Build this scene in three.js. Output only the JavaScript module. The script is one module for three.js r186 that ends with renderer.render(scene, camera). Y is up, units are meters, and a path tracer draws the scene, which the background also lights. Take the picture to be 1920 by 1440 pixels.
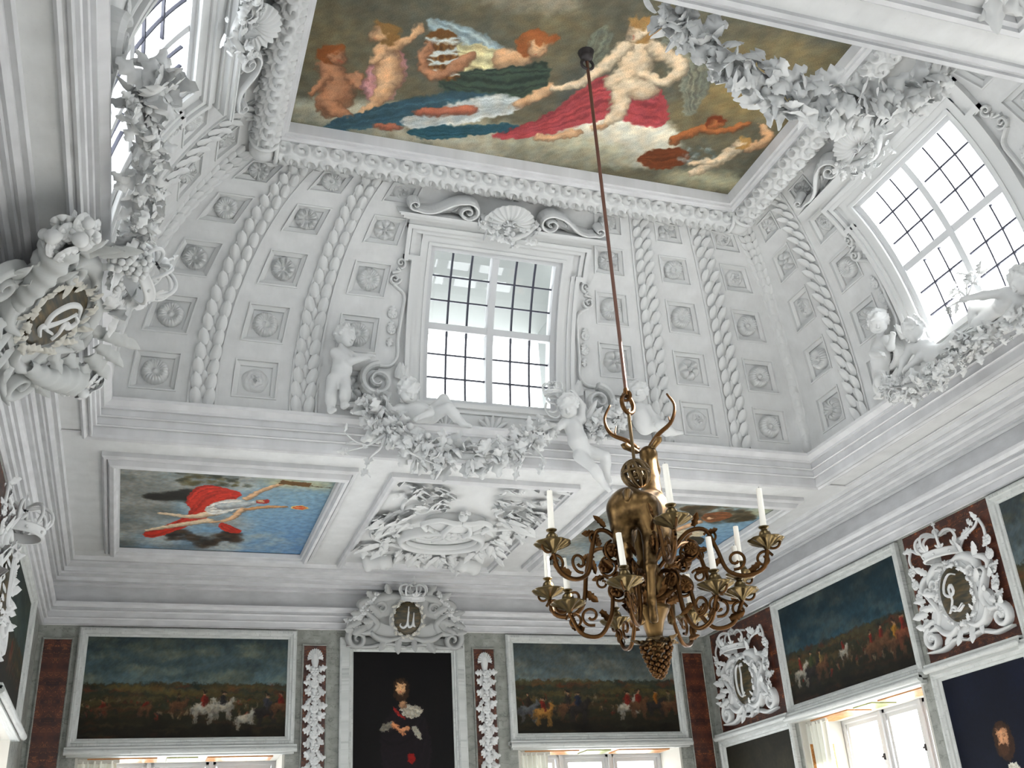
import * as THREE from 'three';
import { mergeGeometries } from 'three/addons/utils/BufferGeometryUtils.js';
import { MarchingCubes } from 'three/addons/objects/MarchingCubes.js';
import { RectAreaLightUniformsLib } from 'three/addons/lights/RectAreaLightUniformsLib.js';
import { createNoise2D, createNoise3D } from 'simplex-noise';

// ---------------------------------------------------------------- camera, sky, exposure
const scene = new THREE.Scene();
const camera = new THREE.PerspectiveCamera(40.06, 1920 / 1440, 0.05, 200);
camera.position.set(-3.301, 1.6, 13.798);
camera.rotation.set(0.4573, -0.3523, -0.0652, 'YXZ');
scene.background = new THREE.Color(0.93, 0.97, 1.0);
scene.backgroundIntensity = 3.2;                       // bright overcast sky, seen only through the windows
const renderer = new THREE.WebGLRenderer({ antialias: true });
renderer.toneMapping = THREE.LinearToneMapping;
renderer.toneMappingExposure = 1.75;
renderer.shadowMap.enabled = true;
RectAreaLightUniformsLib.init();
const sun = new THREE.DirectionalLight(new THREE.Color(1.0, 0.985, 0.96), 42);   // high sun, falling through the windows onto the floor only
sun.position.set(16, 11.6, 10.2); sun.target.position.set(0, 0, 7.4); sun.castShadow = true; sun.shadow.mapSize.set(2048, 2048);
Object.assign(sun.shadow.camera, { left: -14, right: 14, top: 14, bottom: -14, near: 1, far: 50 }); scene.add(sun, sun.target);
const SKYLIGHT = 3.2;
function daylight(w, h, x, y, z, tx, ty, tz) {         // the sky's light as it comes in at one window
  const l = new THREE.RectAreaLight(new THREE.Color(0.93, 0.97, 1.0), SKYLIGHT, w, h);
  l.position.set(x, y, z); l.lookAt(tx, ty, tz); scene.add(l);
}

// ---------------------------------------------------------------- helpers
let seed = 7;
const rnd = () => { seed = (seed * 1664525 + 1013904223) >>> 0; return seed / 4294967296; };
const rr = (a, b) => a + (b - a) * rnd();
const reseed = (s) => { seed = s; };
const noise2 = createNoise2D(rnd), noise3 = createNoise3D(rnd);
const V3 = (x, y, z) => new THREE.Vector3(x, y, z);
const { PI, sin, cos, abs, min, max, hypot, floor, sqrt, pow, exp } = Math;
const clamp = (x, a = 0, b = 1) => min(b, max(a, x));
const lerp = (a, b, t) => a + (b - a) * t;
const smooth = (a, b, x) => { const t = clamp((x - a) / (b - a)); return t * t * (3 - 2 * t); };
const used = new Map();
function numbered(n) { const k = used.get(n) || 0; used.set(n, k + 1); return k ? n + '_' + String(k).padStart(3, '0') : n; }
function fin(o) { o.traverse((c) => { if (c.isMesh) { c.castShadow = true; c.receiveShadow = true; } }); return o; }
function mesh(name, geo, mat, parent) {
  const m = new THREE.Mesh(geo, mat); m.name = parent && parent !== scene ? name : numbered(name);
  m.castShadow = m.receiveShadow = true; (parent || scene).add(m); return m;
}
function struct(name, geo, mat) { const m = mesh(name, geo, mat, scene); m.userData.kind = 'structure'; return m; }
function tag(o, label, category, group) { o.userData.label = label; o.userData.category = category; if (group) o.userData.group = group; return o; }
function thing(name, label, category, pos = [0, 0, 0], group) {
  const o = new THREE.Group(); o.name = numbered(name); o.position.set(...pos); scene.add(o); return tag(o, label, category, group);
}
function part(name, parent) { const g = new THREE.Group(); g.name = name; parent.add(g); return g; }
// raw triangle builder
class Geo {
  constructor() { this.p = []; this.uv = []; this.i = []; }
  v(x, y, z, u = 0, w = 0) { this.p.push(x, y, z); this.uv.push(u, w); return this.p.length / 3 - 1; }
  q(a, b, c, d) { this.i.push(a, b, c, a, c, d); }
  t(a, b, c) { this.i.push(a, b, c); }
  grid(n, m, f, flip, closeU) {                        // f(i/n, j/m) -> [x,y,z,(u,v)]
    const base = this.p.length / 3;
    for (let j = 0; j <= m; j++) for (let i = 0; i <= n; i++) { const r = f(i / n, j / m); this.v(r[0], r[1], r[2], r[3] || 0, r[4] || 0); }
    for (let j = 0; j < m; j++) for (let i = 0; i < n; i++) {
      const a = base + j * (n + 1) + i, b = a + 1, c = a + n + 2, d = a + n + 1;
      flip ? this.q(a, d, c, b) : this.q(a, b, c, d);
    }
    return this;
  }
  build(flat) {
    let g = new THREE.BufferGeometry();
    g.setAttribute('position', new THREE.Float32BufferAttribute(this.p, 3));
    g.setAttribute('uv', new THREE.Float32BufferAttribute(this.uv, 2));
    g.setIndex(this.i);
    if (flat) g = g.toNonIndexed();
    g.computeVertexNormals(); return g;
  }
}
const clean = (g) => { const h = g.index ? g.toNonIndexed() : g.clone(); for (const k of Object.keys(h.attributes)) if (!['position', 'normal', 'uv'].includes(k)) h.deleteAttribute(k); if (!h.attributes.uv) h.setAttribute('uv', new THREE.Float32BufferAttribute(new Float32Array(h.attributes.position.count * 2), 2)); h.morphAttributes = {}; return h; };
const merge = (list) => mergeGeometries(list.map(clean));
const at = (g, x, y, z, rx = 0, ry = 0, rz = 0, s = 1) => { const m = new THREE.Matrix4().compose(V3(x, y, z), new THREE.Quaternion().setFromEuler(new THREE.Euler(rx, ry, rz)), Array.isArray(s) ? V3(...s) : V3(s, s, s)); return g.clone().applyMatrix4(m); };
const box = (w, h, d, x = 0, y = 0, z = 0) => new THREE.BoxGeometry(w, h, d).translate(x, y, z);
function boxUV(w, h, d, x = 0, y = 0, z = 0) {         // box with uv in metres
  const g = new THREE.BoxGeometry(w, h, d), p = g.attributes.position, n = g.attributes.normal, uv = g.attributes.uv;
  g.translate(x, y, z);
  for (let i = 0; i < p.count; i++) {
    const ax = abs(n.getX(i)), ay = abs(n.getY(i));
    if (ay > 0.5) uv.setXY(i, p.getX(i), p.getZ(i)); else if (ax > 0.5) uv.setXY(i, p.getZ(i), p.getY(i)); else uv.setXY(i, p.getX(i), p.getY(i));
  }
  return g;
}
// rectangular moulded frame in the local XY plane, profile [[inset, height z], ...] from the outer edge in
function frameGeo(hx, hy, prof, sides = 'tblr') {
  const G = new Geo();
  const S = { b: (d) => [[-hx + d, -hy + d], [hx - d, -hy + d]], r: (d) => [[hx - d, -hy + d], [hx - d, hy - d]], t: (d) => [[hx - d, hy - d], [-hx + d, hy - d]], l: (d) => [[-hx + d, hy - d], [-hx + d, -hy + d]] };
  for (const k of sides) for (let i = 0; i < prof.length - 1; i++) {
    const [d0, z0] = prof[i], [d1, z1] = prof[i + 1], [a0, a1] = S[k](d0), [b0, b1] = S[k](d1);
    const L = k === 'b' || k === 't' ? 0 : 1;
    const v = [[...a0, z0], [...a1, z0], [...b1, z1], [...b0, z1]].map((q) => G.v(q[0], q[1], q[2], q[L], d0 * 2 + i * 0.03));
    G.q(...v);
  }
  return G.build(true);
}
// swept ribbon in the XY plane: path [[x,y,w],...]; raised, rounded section of height d
function ribbon(path, d, close = 5) {
  const n = path.length, G = new Geo(), sec = [];
  for (let k = 0; k <= close; k++) { const a = PI * k / close; sec.push([-cos(a), pow(sin(a), 0.6)]); }
  const rows = [];
  for (let i = 0; i < n; i++) {
    const a = path[max(0, i - 1)], b = path[min(n - 1, i + 1)], L = hypot(b[0] - a[0], b[1] - a[1]) || 1, nx = -(b[1] - a[1]) / L, ny = (b[0] - a[0]) / L;
    const [x, y, w, zz = 0, hd = 1] = path[i];
    rows.push(sec.map(([s, h]) => G.v(x + nx * w * 0.5 * s, y + ny * w * 0.5 * s, zz + h * d * hd)));
  }
  for (let i = 0; i < n - 1; i++) for (let k = 0; k < close; k++) G.q(rows[i][k], rows[i][k + 1], rows[i + 1][k + 1], rows[i + 1][k]);
  for (const r of [rows[0], rows[n - 1]]) for (let k = 1; k < close; k++) r === rows[0] ? G.t(r[0], r[k + 1], r[k]) : G.t(r[0], r[k], r[k + 1]);
  return G.build();
}
// spiral path from outside in: centre, outer radius, start angle, turns (sign = direction)
function spiral(cx, cy, R, a0, turns, w0, w1, n = 26, shrink = 0.12) {
  const out = []; for (let i = 0; i <= n; i++) { const t = i / n, a = a0 + turns * 2 * PI * t, r = R * lerp(1, shrink, pow(t, 0.85)); out.push([cx + r * cos(a), cy + r * sin(a), lerp(w0, w1, t)]); } return out;
}
function curve2(pts, n, w) {                            // smooth 2-D path with widths
  const c = new THREE.CatmullRomCurve3(pts.map((p) => V3(p[0], p[1], 0))), out = [];
  for (let i = 0; i <= n; i++) { const t = i / n, p = c.getPoint(t); out.push([p.x, p.y, typeof w === 'function' ? w(t) : w]); } return out;
}
const tube = (pts, r, seg = 24, rad = 6, closed = false) => new THREE.TubeGeometry(new THREE.CatmullRomCurve3(pts.map((p) => (p.isVector3 ? p : V3(...p))), closed), seg, r, rad, closed);
function taperTube(pts, rf, seg = 24, rad = 7) {
  const c = new THREE.CatmullRomCurve3(pts.map((p) => (p.isVector3 ? p : V3(...p)))), fr = c.computeFrenetFrames(seg, false), G = new Geo(), rows = [];
  for (let i = 0; i <= seg; i++) { const t = i / seg, p = c.getPointAt(t), r = rf(t); const row = []; for (let k = 0; k < rad; k++) { const a = 2 * PI * k / rad, v = p.clone().addScaledVector(fr.normals[i], cos(a) * r).addScaledVector(fr.binormals[i], sin(a) * r); row.push(G.v(v.x, v.y, v.z)); } rows.push(row); }
  for (let i = 0; i < seg; i++) for (let k = 0; k < rad; k++) { const k2 = (k + 1) % rad; G.q(rows[i][k], rows[i][k2], rows[i + 1][k2], rows[i + 1][k]); }
  for (let k = 1; k < rad - 1; k++) { G.t(rows[0][0], rows[0][k + 1], rows[0][k]); G.t(rows[seg][0], rows[seg][k], rows[seg][k + 1]); }
  return G.build();
}
const lathe = (pts, seg = 20) => new THREE.LatheGeometry(pts.map((p) => new THREE.Vector2(p[0], p[1])), seg);
// place a mesh in a frame given by origin, x axis, y axis, z axis
function frameOn(o, P, X, Y, Z, s = 1) { const m = new THREE.Matrix4().makeBasis(X.clone().multiplyScalar(s), Y.clone().multiplyScalar(s), Z.clone().multiplyScalar(s)).setPosition(P); m.decompose(o.position, o.quaternion, o.scale); return o; }
const basis = (P, X, Y, Z) => new THREE.Matrix4().makeBasis(X, Y, Z).setPosition(P);

// ---------------------------------------------------------------- textures and materials
function fbm(x, y, o = 4) { let s = 0, a = 0.5; for (let i = 0; i < o; i++) { s += a * noise2(x, y); x *= 2.03; y *= 2.03; a *= 0.5; } return s; }
function dataTex(n, m, f, srgb = true, rep = [1, 1]) {
  const d = new Uint8Array(n * m * 4);
  for (let y = 0; y < m; y++) for (let x = 0; x < n; x++) { const c = f(x / n, y / m, x, y), k = (y * n + x) * 4; d[k] = clamp(c[0]) * 255; d[k + 1] = clamp(c[1]) * 255; d[k + 2] = clamp(c[2]) * 255; d[k + 3] = 255; }
  const t = new THREE.DataTexture(d, n, m); t.wrapS = t.wrapT = THREE.MirroredRepeatWrapping; t.magFilter = THREE.LinearFilter; t.minFilter = THREE.LinearMipmapLinearFilter; t.generateMipmaps = true; if (srgb) t.colorSpace = THREE.SRGBColorSpace; t.repeat.set(...rep); t.needsUpdate = true; return t;
}
const std = (c, rough = 0.8, o = {}) => new THREE.MeshStandardMaterial({ color: c, roughness: rough, side: THREE.DoubleSide, ...o });
const lin = (r, g, b) => new THREE.Color().setRGB(r, g, b);
// old limewash: cool white with faint grey smears and specks
const limewash = dataTex(512, 512, (x, y) => {
  const a = fbm(x * 6, y * 6, 5), b = fbm(x * 40 + 9, y * 12, 3), s = noise2(x * 90, y * 90) > 0.9 ? -0.04 : 0;
  const v = 0.775 + a * 0.035 + b * 0.008 + s; return [v * 0.995, v, v * 0.998];
}, true, [0.5, 0.5]);
const sootwash = dataTex(512, 512, (x, y) => {
  const a = fbm(x * 5 + 3, y * 5, 5), b = fbm(x * 8, y * 60 + 4, 3); const v = 0.765 + a * 0.05 + b * 0.012; return [v * 0.99, v * 0.993, v];
}, true, [0.5, 0.5]);
const M = {
  plaster: std(lin(0.555, 0.563, 0.56), 0.85),
  wall: std(0xffffff, 0.85, { map: limewash }),
  mould: std(0xffffff, 0.7, { map: sootwash }),
  grey: std(lin(0.34, 0.346, 0.338), 0.85),
  warm: std(lin(0.47, 0.457, 0.41), 0.8),
  lead: std(lin(0.03, 0.032, 0.05), 0.6),
  winwood: std(lin(0.5, 0.51, 0.52), 0.6),
  glass: new THREE.MeshPhysicalMaterial({ color: 0xffffff, transmission: 1, thickness: 0, roughness: 0.02, ior: 1.45, side: THREE.DoubleSide }),
  floor: std(lin(0.50, 0.49, 0.47), 0.6),
  iron: std(lin(0.035, 0.03, 0.03), 0.55, { metalness: 0.5 }),
  rust: std(lin(0.10, 0.042, 0.026), 0.6, { metalness: 0.3 }),
  candle: std(lin(0.86, 0.83, 0.75), 0.55),
  curtain: new THREE.MeshPhysicalMaterial({ color: lin(0.8, 0.8, 0.74), roughness: 1, transmission: 0.3, thickness: 0, side: THREE.DoubleSide }),
};
M.greymarble = std(0xffffff, 0.55, { map: dataTex(512, 512, (x, y) => { const a = fbm(x * 7, y * 7, 5), v = abs(fbm(x * 3 + a * 0.6, y * 9 + 4, 4)); const g = 0.53 + a * 0.10 - smooth(0.06, 0, v) * 0.12; return [g * 0.985, g, g * 0.955]; }, true, [0.6, 0.6]) });
M.palemarble = std(0xffffff, 0.55, { map: dataTex(512, 512, (x, y) => { const a = fbm(x * 7, y * 7, 5), v = abs(fbm(x * 4 + a * 0.8, y * 8 + 4, 4)); const g = 0.72 + a * 0.06 - smooth(0.05, 0, v) * 0.1; return [g * 0.985, g, g * 0.985]; }, true, [0.6, 0.6]) });
M.redmarble = std(0xffffff, 0.4, { map: dataTex(512, 512, (x, y) => { const a = fbm(x * 5, y * 5, 5), v = abs(fbm(x * 3 + a * 0.9, y * 6 + 7, 4)), w = abs(fbm(x * 9 + a, y * 14, 3)); const k = smooth(0.07, 0, v) * 0.9, j = smooth(0.05, 0, w) * 0.6; return [0.25 + a * 0.14 + k * 0.3 + j * 0.16, 0.125 + a * 0.08 + k * 0.2 + j * 0.08, 0.09 + a * 0.04 + k * 0.08]; }, true, [0.8, 0.8]) });
M.ochremarble = std(0xffffff, 0.4, { map: dataTex(256, 256, (x, y) => { const a = fbm(x * 5, y * 5, 5), v = abs(fbm(x * 3 + a * 0.9, y * 6 + 2, 4)); const k = smooth(0.07, 0, v); return [0.66 + a * 0.16 + k * 0.2, 0.43 + a * 0.14 + k * 0.28, 0.2 + a * 0.1 + k * 0.3]; }) });
M.greenmarble = std(0xffffff, 0.4, { map: dataTex(256, 256, (x, y) => { const a = fbm(x * 5, y * 5, 5), v = abs(fbm(x * 3 + a * 0.9, y * 6 + 2, 4)); const k = smooth(0.07, 0, v); return [0.5 + a * 0.12 + k * 0.28, 0.52 + a * 0.12 + k * 0.25, 0.3 + a * 0.08 + k * 0.3]; }) });
const giltTex = dataTex(256, 256, (x, y) => { const a = fbm(x * 8, y * 8, 5); const k = smooth(-0.25, 0.35, a); return [lerp(0.30, 0.74, k), lerp(0.19, 0.53, k), lerp(0.09, 0.24, k)]; }, true, [2, 2]);
M.gilt = std(0xffffff, 0.4, { metalness: 1, vertexColors: true });
M.giltplain = std(lin(0.12, 0.072, 0.028), 0.4, { metalness: 1 });
M.gilt2 = std(lin(0.085, 0.041, 0.015), 0.42, { metalness: 1 });
M.brass = std(lin(0.125, 0.09, 0.042), 0.32, { metalness: 1 });
M.brassdark = std(lin(0.10, 0.065, 0.03), 0.4, { metalness: 0.9 });
// ================================================================ THE SHELL OF THE ROOM
const XW = 4.5, ZR = 14.82, ZM = 7.41, YS = 5.63, WT = 0.85, WTOP = 3.44, WSILL = 0.7;
const farWins = [-2.72, 2.72], sideWins = [3.27, 7.34, 11.41], leftWins = [2.6, 6.9, 11.2], WH = 1.2;
const turnOf = { far: 0, right: -PI / 2, left: PI / 2, near: PI };
function onWall(o, side, w, y, h = 0) {
  o.rotation.y = turnOf[side];
  if (side === 'far') o.position.set(w, y, h); else if (side === 'right') o.position.set(XW - h, y, w); else if (side === 'left') o.position.set(-XW + h, y, w); else o.position.set(w, y, ZR - h);
  return o;
}
struct('floor', boxUV(11, 0.2, 17, 0, -0.1, ZM), M.floor);
function wallGeo(w0, w1, holes) {
  const s = new THREE.Shape([[w0, 0], [w1, 0], [w1, 5.9], [w0, 5.9]].map((p) => new THREE.Vector2(...p)));
  for (const c of holes) s.holes.push(new THREE.Path([[c - WH, WSILL], [c - WH, WTOP], [c + WH, WTOP], [c + WH, WSILL]].map((p) => new THREE.Vector2(...p))));
  return new THREE.ExtrudeGeometry(s, { depth: WT, bevelEnabled: false });
}
const wallFar = struct('wall_far', wallGeo(-5.35, 5.35, farWins), M.greymarble); wallFar.position.z = -WT;
const wallNear = struct('wall_near', wallGeo(-5.35, 5.35, farWins), M.greymarble); wallNear.position.z = ZR;
const wallRight = struct('wall_right', wallGeo(0, ZR, sideWins), M.greymarble); wallRight.rotation.y = -PI / 2; wallRight.position.x = XW + WT;
const wallLeft = struct('wall_left', wallGeo(0, ZR, leftWins), M.greymarble); wallLeft.rotation.y = -PI / 2; wallLeft.position.x = -XW;
wallFar.userData.label = 'grey marbled end wall with window openings';
// flat ceiling with the rectangular well of the vault
const VX0 = -0.09, VW = 3.78, VZ = 2.99, VZC = 7.41, VD = 1.38, VH = 2.3, VY = 5.95;
{
  const s = new THREE.Shape([[-5.35, -ZR - WT], [5.35, -ZR - WT], [5.35, WT], [-5.35, WT]].map((p) => new THREE.Vector2(...p)));
  const a = VX0 - VW - 0.06, b = VX0 + VW + 0.06, c = -(VZC - VZ - 0.06), d = -(VZC + VZ + 0.06);
  s.holes.push(new THREE.Path([[a, d], [a, c], [b, c], [b, d]].map((p) => new THREE.Vector2(...p))));
  const g = new THREE.ExtrudeGeometry(s, { depth: 0.3, bevelEnabled: false }).rotateX(-PI / 2);
  const ceil = struct('ceiling', g, M.wall); ceil.position.y = YS;
}
// entablature on the four walls
const ENT = [[4.95, 0, 0], [4.94, 0.035, 0.035], [4.95, 0.055, 0.055], [4.955, 0.045, 0.045], [5.02, 0.045, 0.045], [5.012, 0.075, 0.075], [5.028, 0.088, 0.088], [5.036, 0.072, 0.072], [5.1, 0.072, 0.072], [5.092, 0.105, 0.105], [5.11, 0.12, 0.12], [5.12, 0.1, 0.1], [5.15, 0.1, 0.1], [5.145, 0.135, 0.135], [5.175, 0.16, 0.16], [5.205, 0.165, 0.165], [5.21, 0.03, 0.03], [5.43, 0.03, 0.03], [5.42, 0.06, 0.075], [5.435, 0.08, 0.1], [5.455, 0.075, 0.095], [5.45, 0.135, 0.21], [5.495, 0.14, 0.22], [5.485, 0.165, 0.27], [5.5, 0.19, 0.33], [5.53, 0.19, 0.33], [5.515, 0.225, 0.4], [5.565, 0.23, 0.41], [5.55, 0.255, 0.47], [5.57, 0.29, 0.54], [5.6, 0.29, 0.54], [5.59, 0.325, 0.62], [5.635, 0.34, 0.66]];
['far', 'right', 'near', 'left'].forEach((side, k) => {
  const G = new Geo();
  for (let i = 0; i < ENT.length - 1; i++) {
    const e = [ENT[i], ENT[i + 1]].map(([y, px, pz]) => {
      const c = [[-XW + px, pz], [XW - px, pz], [XW - px, ZR - pz], [-XW + px, ZR - pz]];
      const [a, b] = { far: [c[0], c[1]], right: [c[1], c[2]], near: [c[2], c[3]], left: [c[3], c[0]] }[side];
      return [[a[0], y, a[1]], [b[0], y, b[1]]];
    });
    const along = side === 'far' || side === 'near' ? 0 : 2;
    const v = [e[0][0], e[0][1], e[1][1], e[1][0]].map((q) => G.v(...q, q[along], q[1] * 2 + i * 0.07));
    G.q(...v);
  }
  const m = struct('trim_' + (k + 1), G.build(true), M.mould); m.userData.label = 'white stepped entablature running under the ceiling';
});
// stepped fascia round the well, seen as bands below the vault
const WELL = [[-0.12, 5.63], [-0.12, 5.605], [-0.1, 5.59], [-0.08, 5.605], [-0.075, 5.62], [-0.055, 5.62], [-0.055, 5.6], [-0.035, 5.59], [-0.03, 5.62], [-0.035, 5.70], [-0.01, 5.695], [0.0, 5.705], [-0.012, 5.715], [-0.012, 5.785], [0.015, 5.78], [0.025, 5.79], [0.012, 5.80], [0.012, 5.86], [0.045, 5.855], [0.05, 5.88], [0.1, 5.915], [0.105, 5.945], [0.075, 5.955], [-0.01, 5.965]];
['t', 'r', 'b', 'l'].forEach((s, k) => {
  const g = frameGeo(VW, VZ, WELL, s).rotateX(-PI / 2);
  const m = struct('trim_' + (k + 5), g, M.mould); m.position.set(VX0, 0, VZC); m.userData.label = 'white stepped fascia round the ceiling well';
});

// ---------------------------------------------------------------- windows in the walls
let winCount = 0;
function wallWindow(side, w) {
  const g = new THREE.Group(); g.name = 'window_' + (++winCount); g.userData.kind = 'structure'; scene.add(g);
  onWall(g, side, w, 0, -0.66);
  const H = WTOP - WSILL, yc = (WTOP + WSILL) / 2;
  mesh('window_frame', frameGeo(WH, H / 2, [[0, -0.06], [0, 0.05], [0.07, 0.05], [0.08, 0.03], [0.08, -0.06]]).translate(0, yc, 0), M.winwood, g);
  for (const x of [-0.37, 0.37]) mesh('mullion', merge([box(0.12, H, 0.1, x, yc, 0), box(0.05, H, 0.05, x, yc, 0.06)]), M.winwood, g);
  mesh('transom', box(2 * WH, 0.1, 0.1, 0, 2.15, 0), M.winwood, g);
  for (const x of [-0.78, 0, 0.78]) for (const [y0, y1] of [[WSILL + 0.08, 2.1], [2.2, WTOP - 0.08]]) {
    const wd = x ? 0.66 : 0.6, hh = y1 - y0;
    const sash = mesh('sash', frameGeo(wd / 2, hh / 2, [[0, -0.02], [0, 0.03], [0.045, 0.03], [0.05, 0], [0.05, -0.02]]).translate(x, (y0 + y1) / 2, 0), M.winwood, g);
    mesh('pane', new THREE.PlaneGeometry(wd - 0.08, hh - 0.08).translate(x, (y0 + y1) / 2, 0), M.glass, sash);
    mesh('latch', merge([box(0.02, 0.07, 0.03, x + wd / 2 - 0.02, lerp(y0, y1, 0.6), 0.04), box(0.05, 0.02, 0.03, x + wd / 2 - 0.02, lerp(y0, y1, 0.6), 0.05)]), M.iron, sash);
  }
  // lining of the deep reveal: painted panels overhead and on the jambs
  const soff = mesh('reveal_lining', box(2 * WH - 0.02, 0.03, 0.6, 0, WTOP - 0.016, 0.36), M.warm, g);
  for (const [x, wd, m] of [[-0.68, 0.78, M.ochremarble], [0, 0.36, M.greenmarble], [0.68, 0.78, M.ochremarble]]) mesh('marbled_panel', boxUV(wd, 0.02, 0.34, x, WTOP - 0.035, 0.4), m, soff);
  for (const s of [-1, 1]) {
    const jb = mesh('jamb_lining', box(0.03, H, 0.6, s * (WH - 0.016), yc, 0.36), M.warm, g);
    mesh('marbled_panel', boxUV(0.02, H - 0.6, 0.34, s * (WH - 0.035), yc, 0.4), M.ochremarble, jb);
  }
}
for (const w of farWins) { wallWindow('far', w); wallWindow('near', w); }
for (const w of sideWins) wallWindow('right', w);
for (const w of leftWins) wallWindow('left', w);
for (const w of farWins) { daylight(2.2, 2.5, w, 2.07, -0.8, w, 2.07, 3); daylight(2.2, 2.5, w, 2.07, ZR + 0.8, w, 2.07, 3); }
for (const w of sideWins) daylight(2.2, 2.5, XW + 0.8, 2.07, w, 0, 2.07, w);
for (const w of leftWins) daylight(2.2, 2.5, -XW - 0.8, 2.07, w, 0, 2.07, w);
// ================================================================ THE VAULT
const SIDE = {
  far: { O: V3(VX0, 0, VZC - VZ), L: V3(1, 0, 0), N: V3(0, 0, 1), W: VW, wc: -0.02, wh: 0.73 },
  right: { O: V3(VX0 + VW, 0, VZC), L: V3(0, 0, 1), N: V3(-1, 0, 0), W: VZ, wc: -0.04, wh: 0.73 },
  left: { O: V3(VX0 - VW, 0, VZC), L: V3(0, 0, -1), N: V3(1, 0, 0), W: VZ, wc: 0, wh: 0.73 },
  near: { O: V3(VX0, 0, VZC + VZ), L: V3(-1, 0, 0), N: V3(0, 0, -1), W: VW, wc: 0, wh: 0.73 },
};
const vd = (t) => (t > 0 ? VD * (1 - cos(t)) : 0), vy = (t) => (t > 0 ? VY + VH * sin(t) : VY + VH * t);
const vn = (t) => { if (t <= 0) return [1, 0]; const a = VH * cos(t), b = -VD * sin(t), l = hypot(a, b); return [a / l, b / l]; };
const TY = V3(0, 1, 0);
function vx(side, x, t, h = 0) { const S = SIDE[side], [a, b] = vn(t); return V3().copy(S.O).addScaledVector(S.L, x).addScaledVector(S.N, vd(t) + h * a).addScaledVector(TY, vy(t) + h * b); }
const vu = (side, u, t, h = 0) => vx(side, u * (SIDE[side].W - vd(t)), t, h);
function vframe(side, x, t, h = 0) {                    // [origin, lateral, up along the curve, normal into the room]
  const S = SIDE[side], [a, b] = vn(t), N = S.N.clone().multiplyScalar(a).addScaledVector(TY, b), T = S.N.clone().multiplyScalar(-b).addScaledVector(TY, a);
  return [vx(side, x, t, h), S.L.clone(), T, N];
}
const dsdt = (t) => (t <= 0 ? VH : hypot(VD * sin(t), VH * cos(t)));
const ROWS = [0.15, 0.41, 0.685, 0.96, 1.21], RH = [0.088, 0.09, 0.092, 0.086, 0.074], TEND = 1.43;
const WT0 = 0.118, WT1 = 0.91;
const COLS = { far: { c: [0.885, 0.64, 0.39], r: [0.765, 0.515], hu: 0.056 }, right: { c: [0.82, 0.5], r: [0.66], hu: 0.071 } };
COLS.left = COLS.right; COLS.near = COLS.far;
const RT = []; for (let t = -0.02; t < TEND; t += 0.04) RT.push(t); RT.push(TEND);
// rosette: radial relief
function rosetteGeo(kind) {
  const G = new Geo(), N = 66, K = 9, np = [11, 6, 5, 14, 8][kind];
  const hf = (r, a) => {
    const pet = pow(abs(cos(a * np / (kind === 0 || kind === 3 ? 1 : 2))), 0.7);
    if (kind === 0) return r < 0.24 ? 0.30 + 0.1 * cos(r * 12) : 0.12 + (0.10 + 0.2 * pet) * sin(PI * clamp((r - 0.2) / 0.85));
    if (kind === 1) return r < 0.2 ? 0.36 : (0.06 + 0.34 * pet) * sin(PI * clamp((r - 0.12) / 0.95));
    if (kind === 2) return (0.36 - 0.22 * r) * (0.72 + 0.28 * cos(r * 19 + cos(a * 5) * 1.3));
    if (kind === 3) return r < 0.3 ? 0.16 + 0.14 * cos(r * 18) : 0.10 + 0.26 * pet * sin(PI * clamp((r - 0.25) / 0.8)) + 0.05;
    return 0.12 + 0.22 * sin(PI * clamp(r)) * (0.45 + 0.55 * pet) + (r < 0.25 ? 0.18 * cos(r * 6) : 0) + 0.05 * cos(r * 22);
  };
  G.grid(N, K, (i, j) => { const a = i * 2 * PI, pl = kind === 0 || kind === 3 ? np * 2 : np, rad = j * (1 + 0.06 * (abs(cos(a * pl / 2)) - 0.5) * j); return [rad * cos(a), rad * sin(a), j > 0.99 ? 0 : hf(j, a)]; });
  return G.build();
}
const ROS = [0, 1, 2, 3, 4].map(rosetteGeo);
// plump pointed leaf lying in XY, root at the origin, tip up +Y, bulging to +Z, closed at the back
function leafGeo(len, wid, curl = 0.3, lobes = 0, bulge = 0.25, n = 6, deep = 0) {
  const G = new Geo();
  const wf = (t) => wid * 0.5 * pow(sin(PI * clamp(0.12 + t * 0.86)), 0.45) * (t > 0.97 ? 0.35 : 1) * (1 + (lobes ? (deep || 0.22) * cos(t * lobes * 2 * PI) : 0));
  const zf = (t, s) => bulge * wid * (1 - s * s) * sin(PI * (0.1 + 0.85 * t)) + curl * len * t * t;
  G.grid(4, n, (i, j) => { const s = i * 2 - 1; return [s * wf(j), j * len * (1 - curl * curl * 0.25), zf(j, s) + 0.03 * wid * (abs(s) < 0.1 ? 1 : 0)]; });
  G.grid(4, n, (i, j) => { const s = i * 2 - 1; return [s * wf(j), j * len * (1 - curl * curl * 0.25), zf(j, s) - (0.05 * wid + 0.004) * (1 - s * s) * min(1, 6 * (1 - j))]; }, true);
  return G.build();
}
const RIBLEAF = leafGeo(0.168, 0.106, 0.34, 0, 0.3, 7), RIBLEAF2 = leafGeo(0.13, 0.08, 0.2, 0, 0.25, 6);
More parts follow.
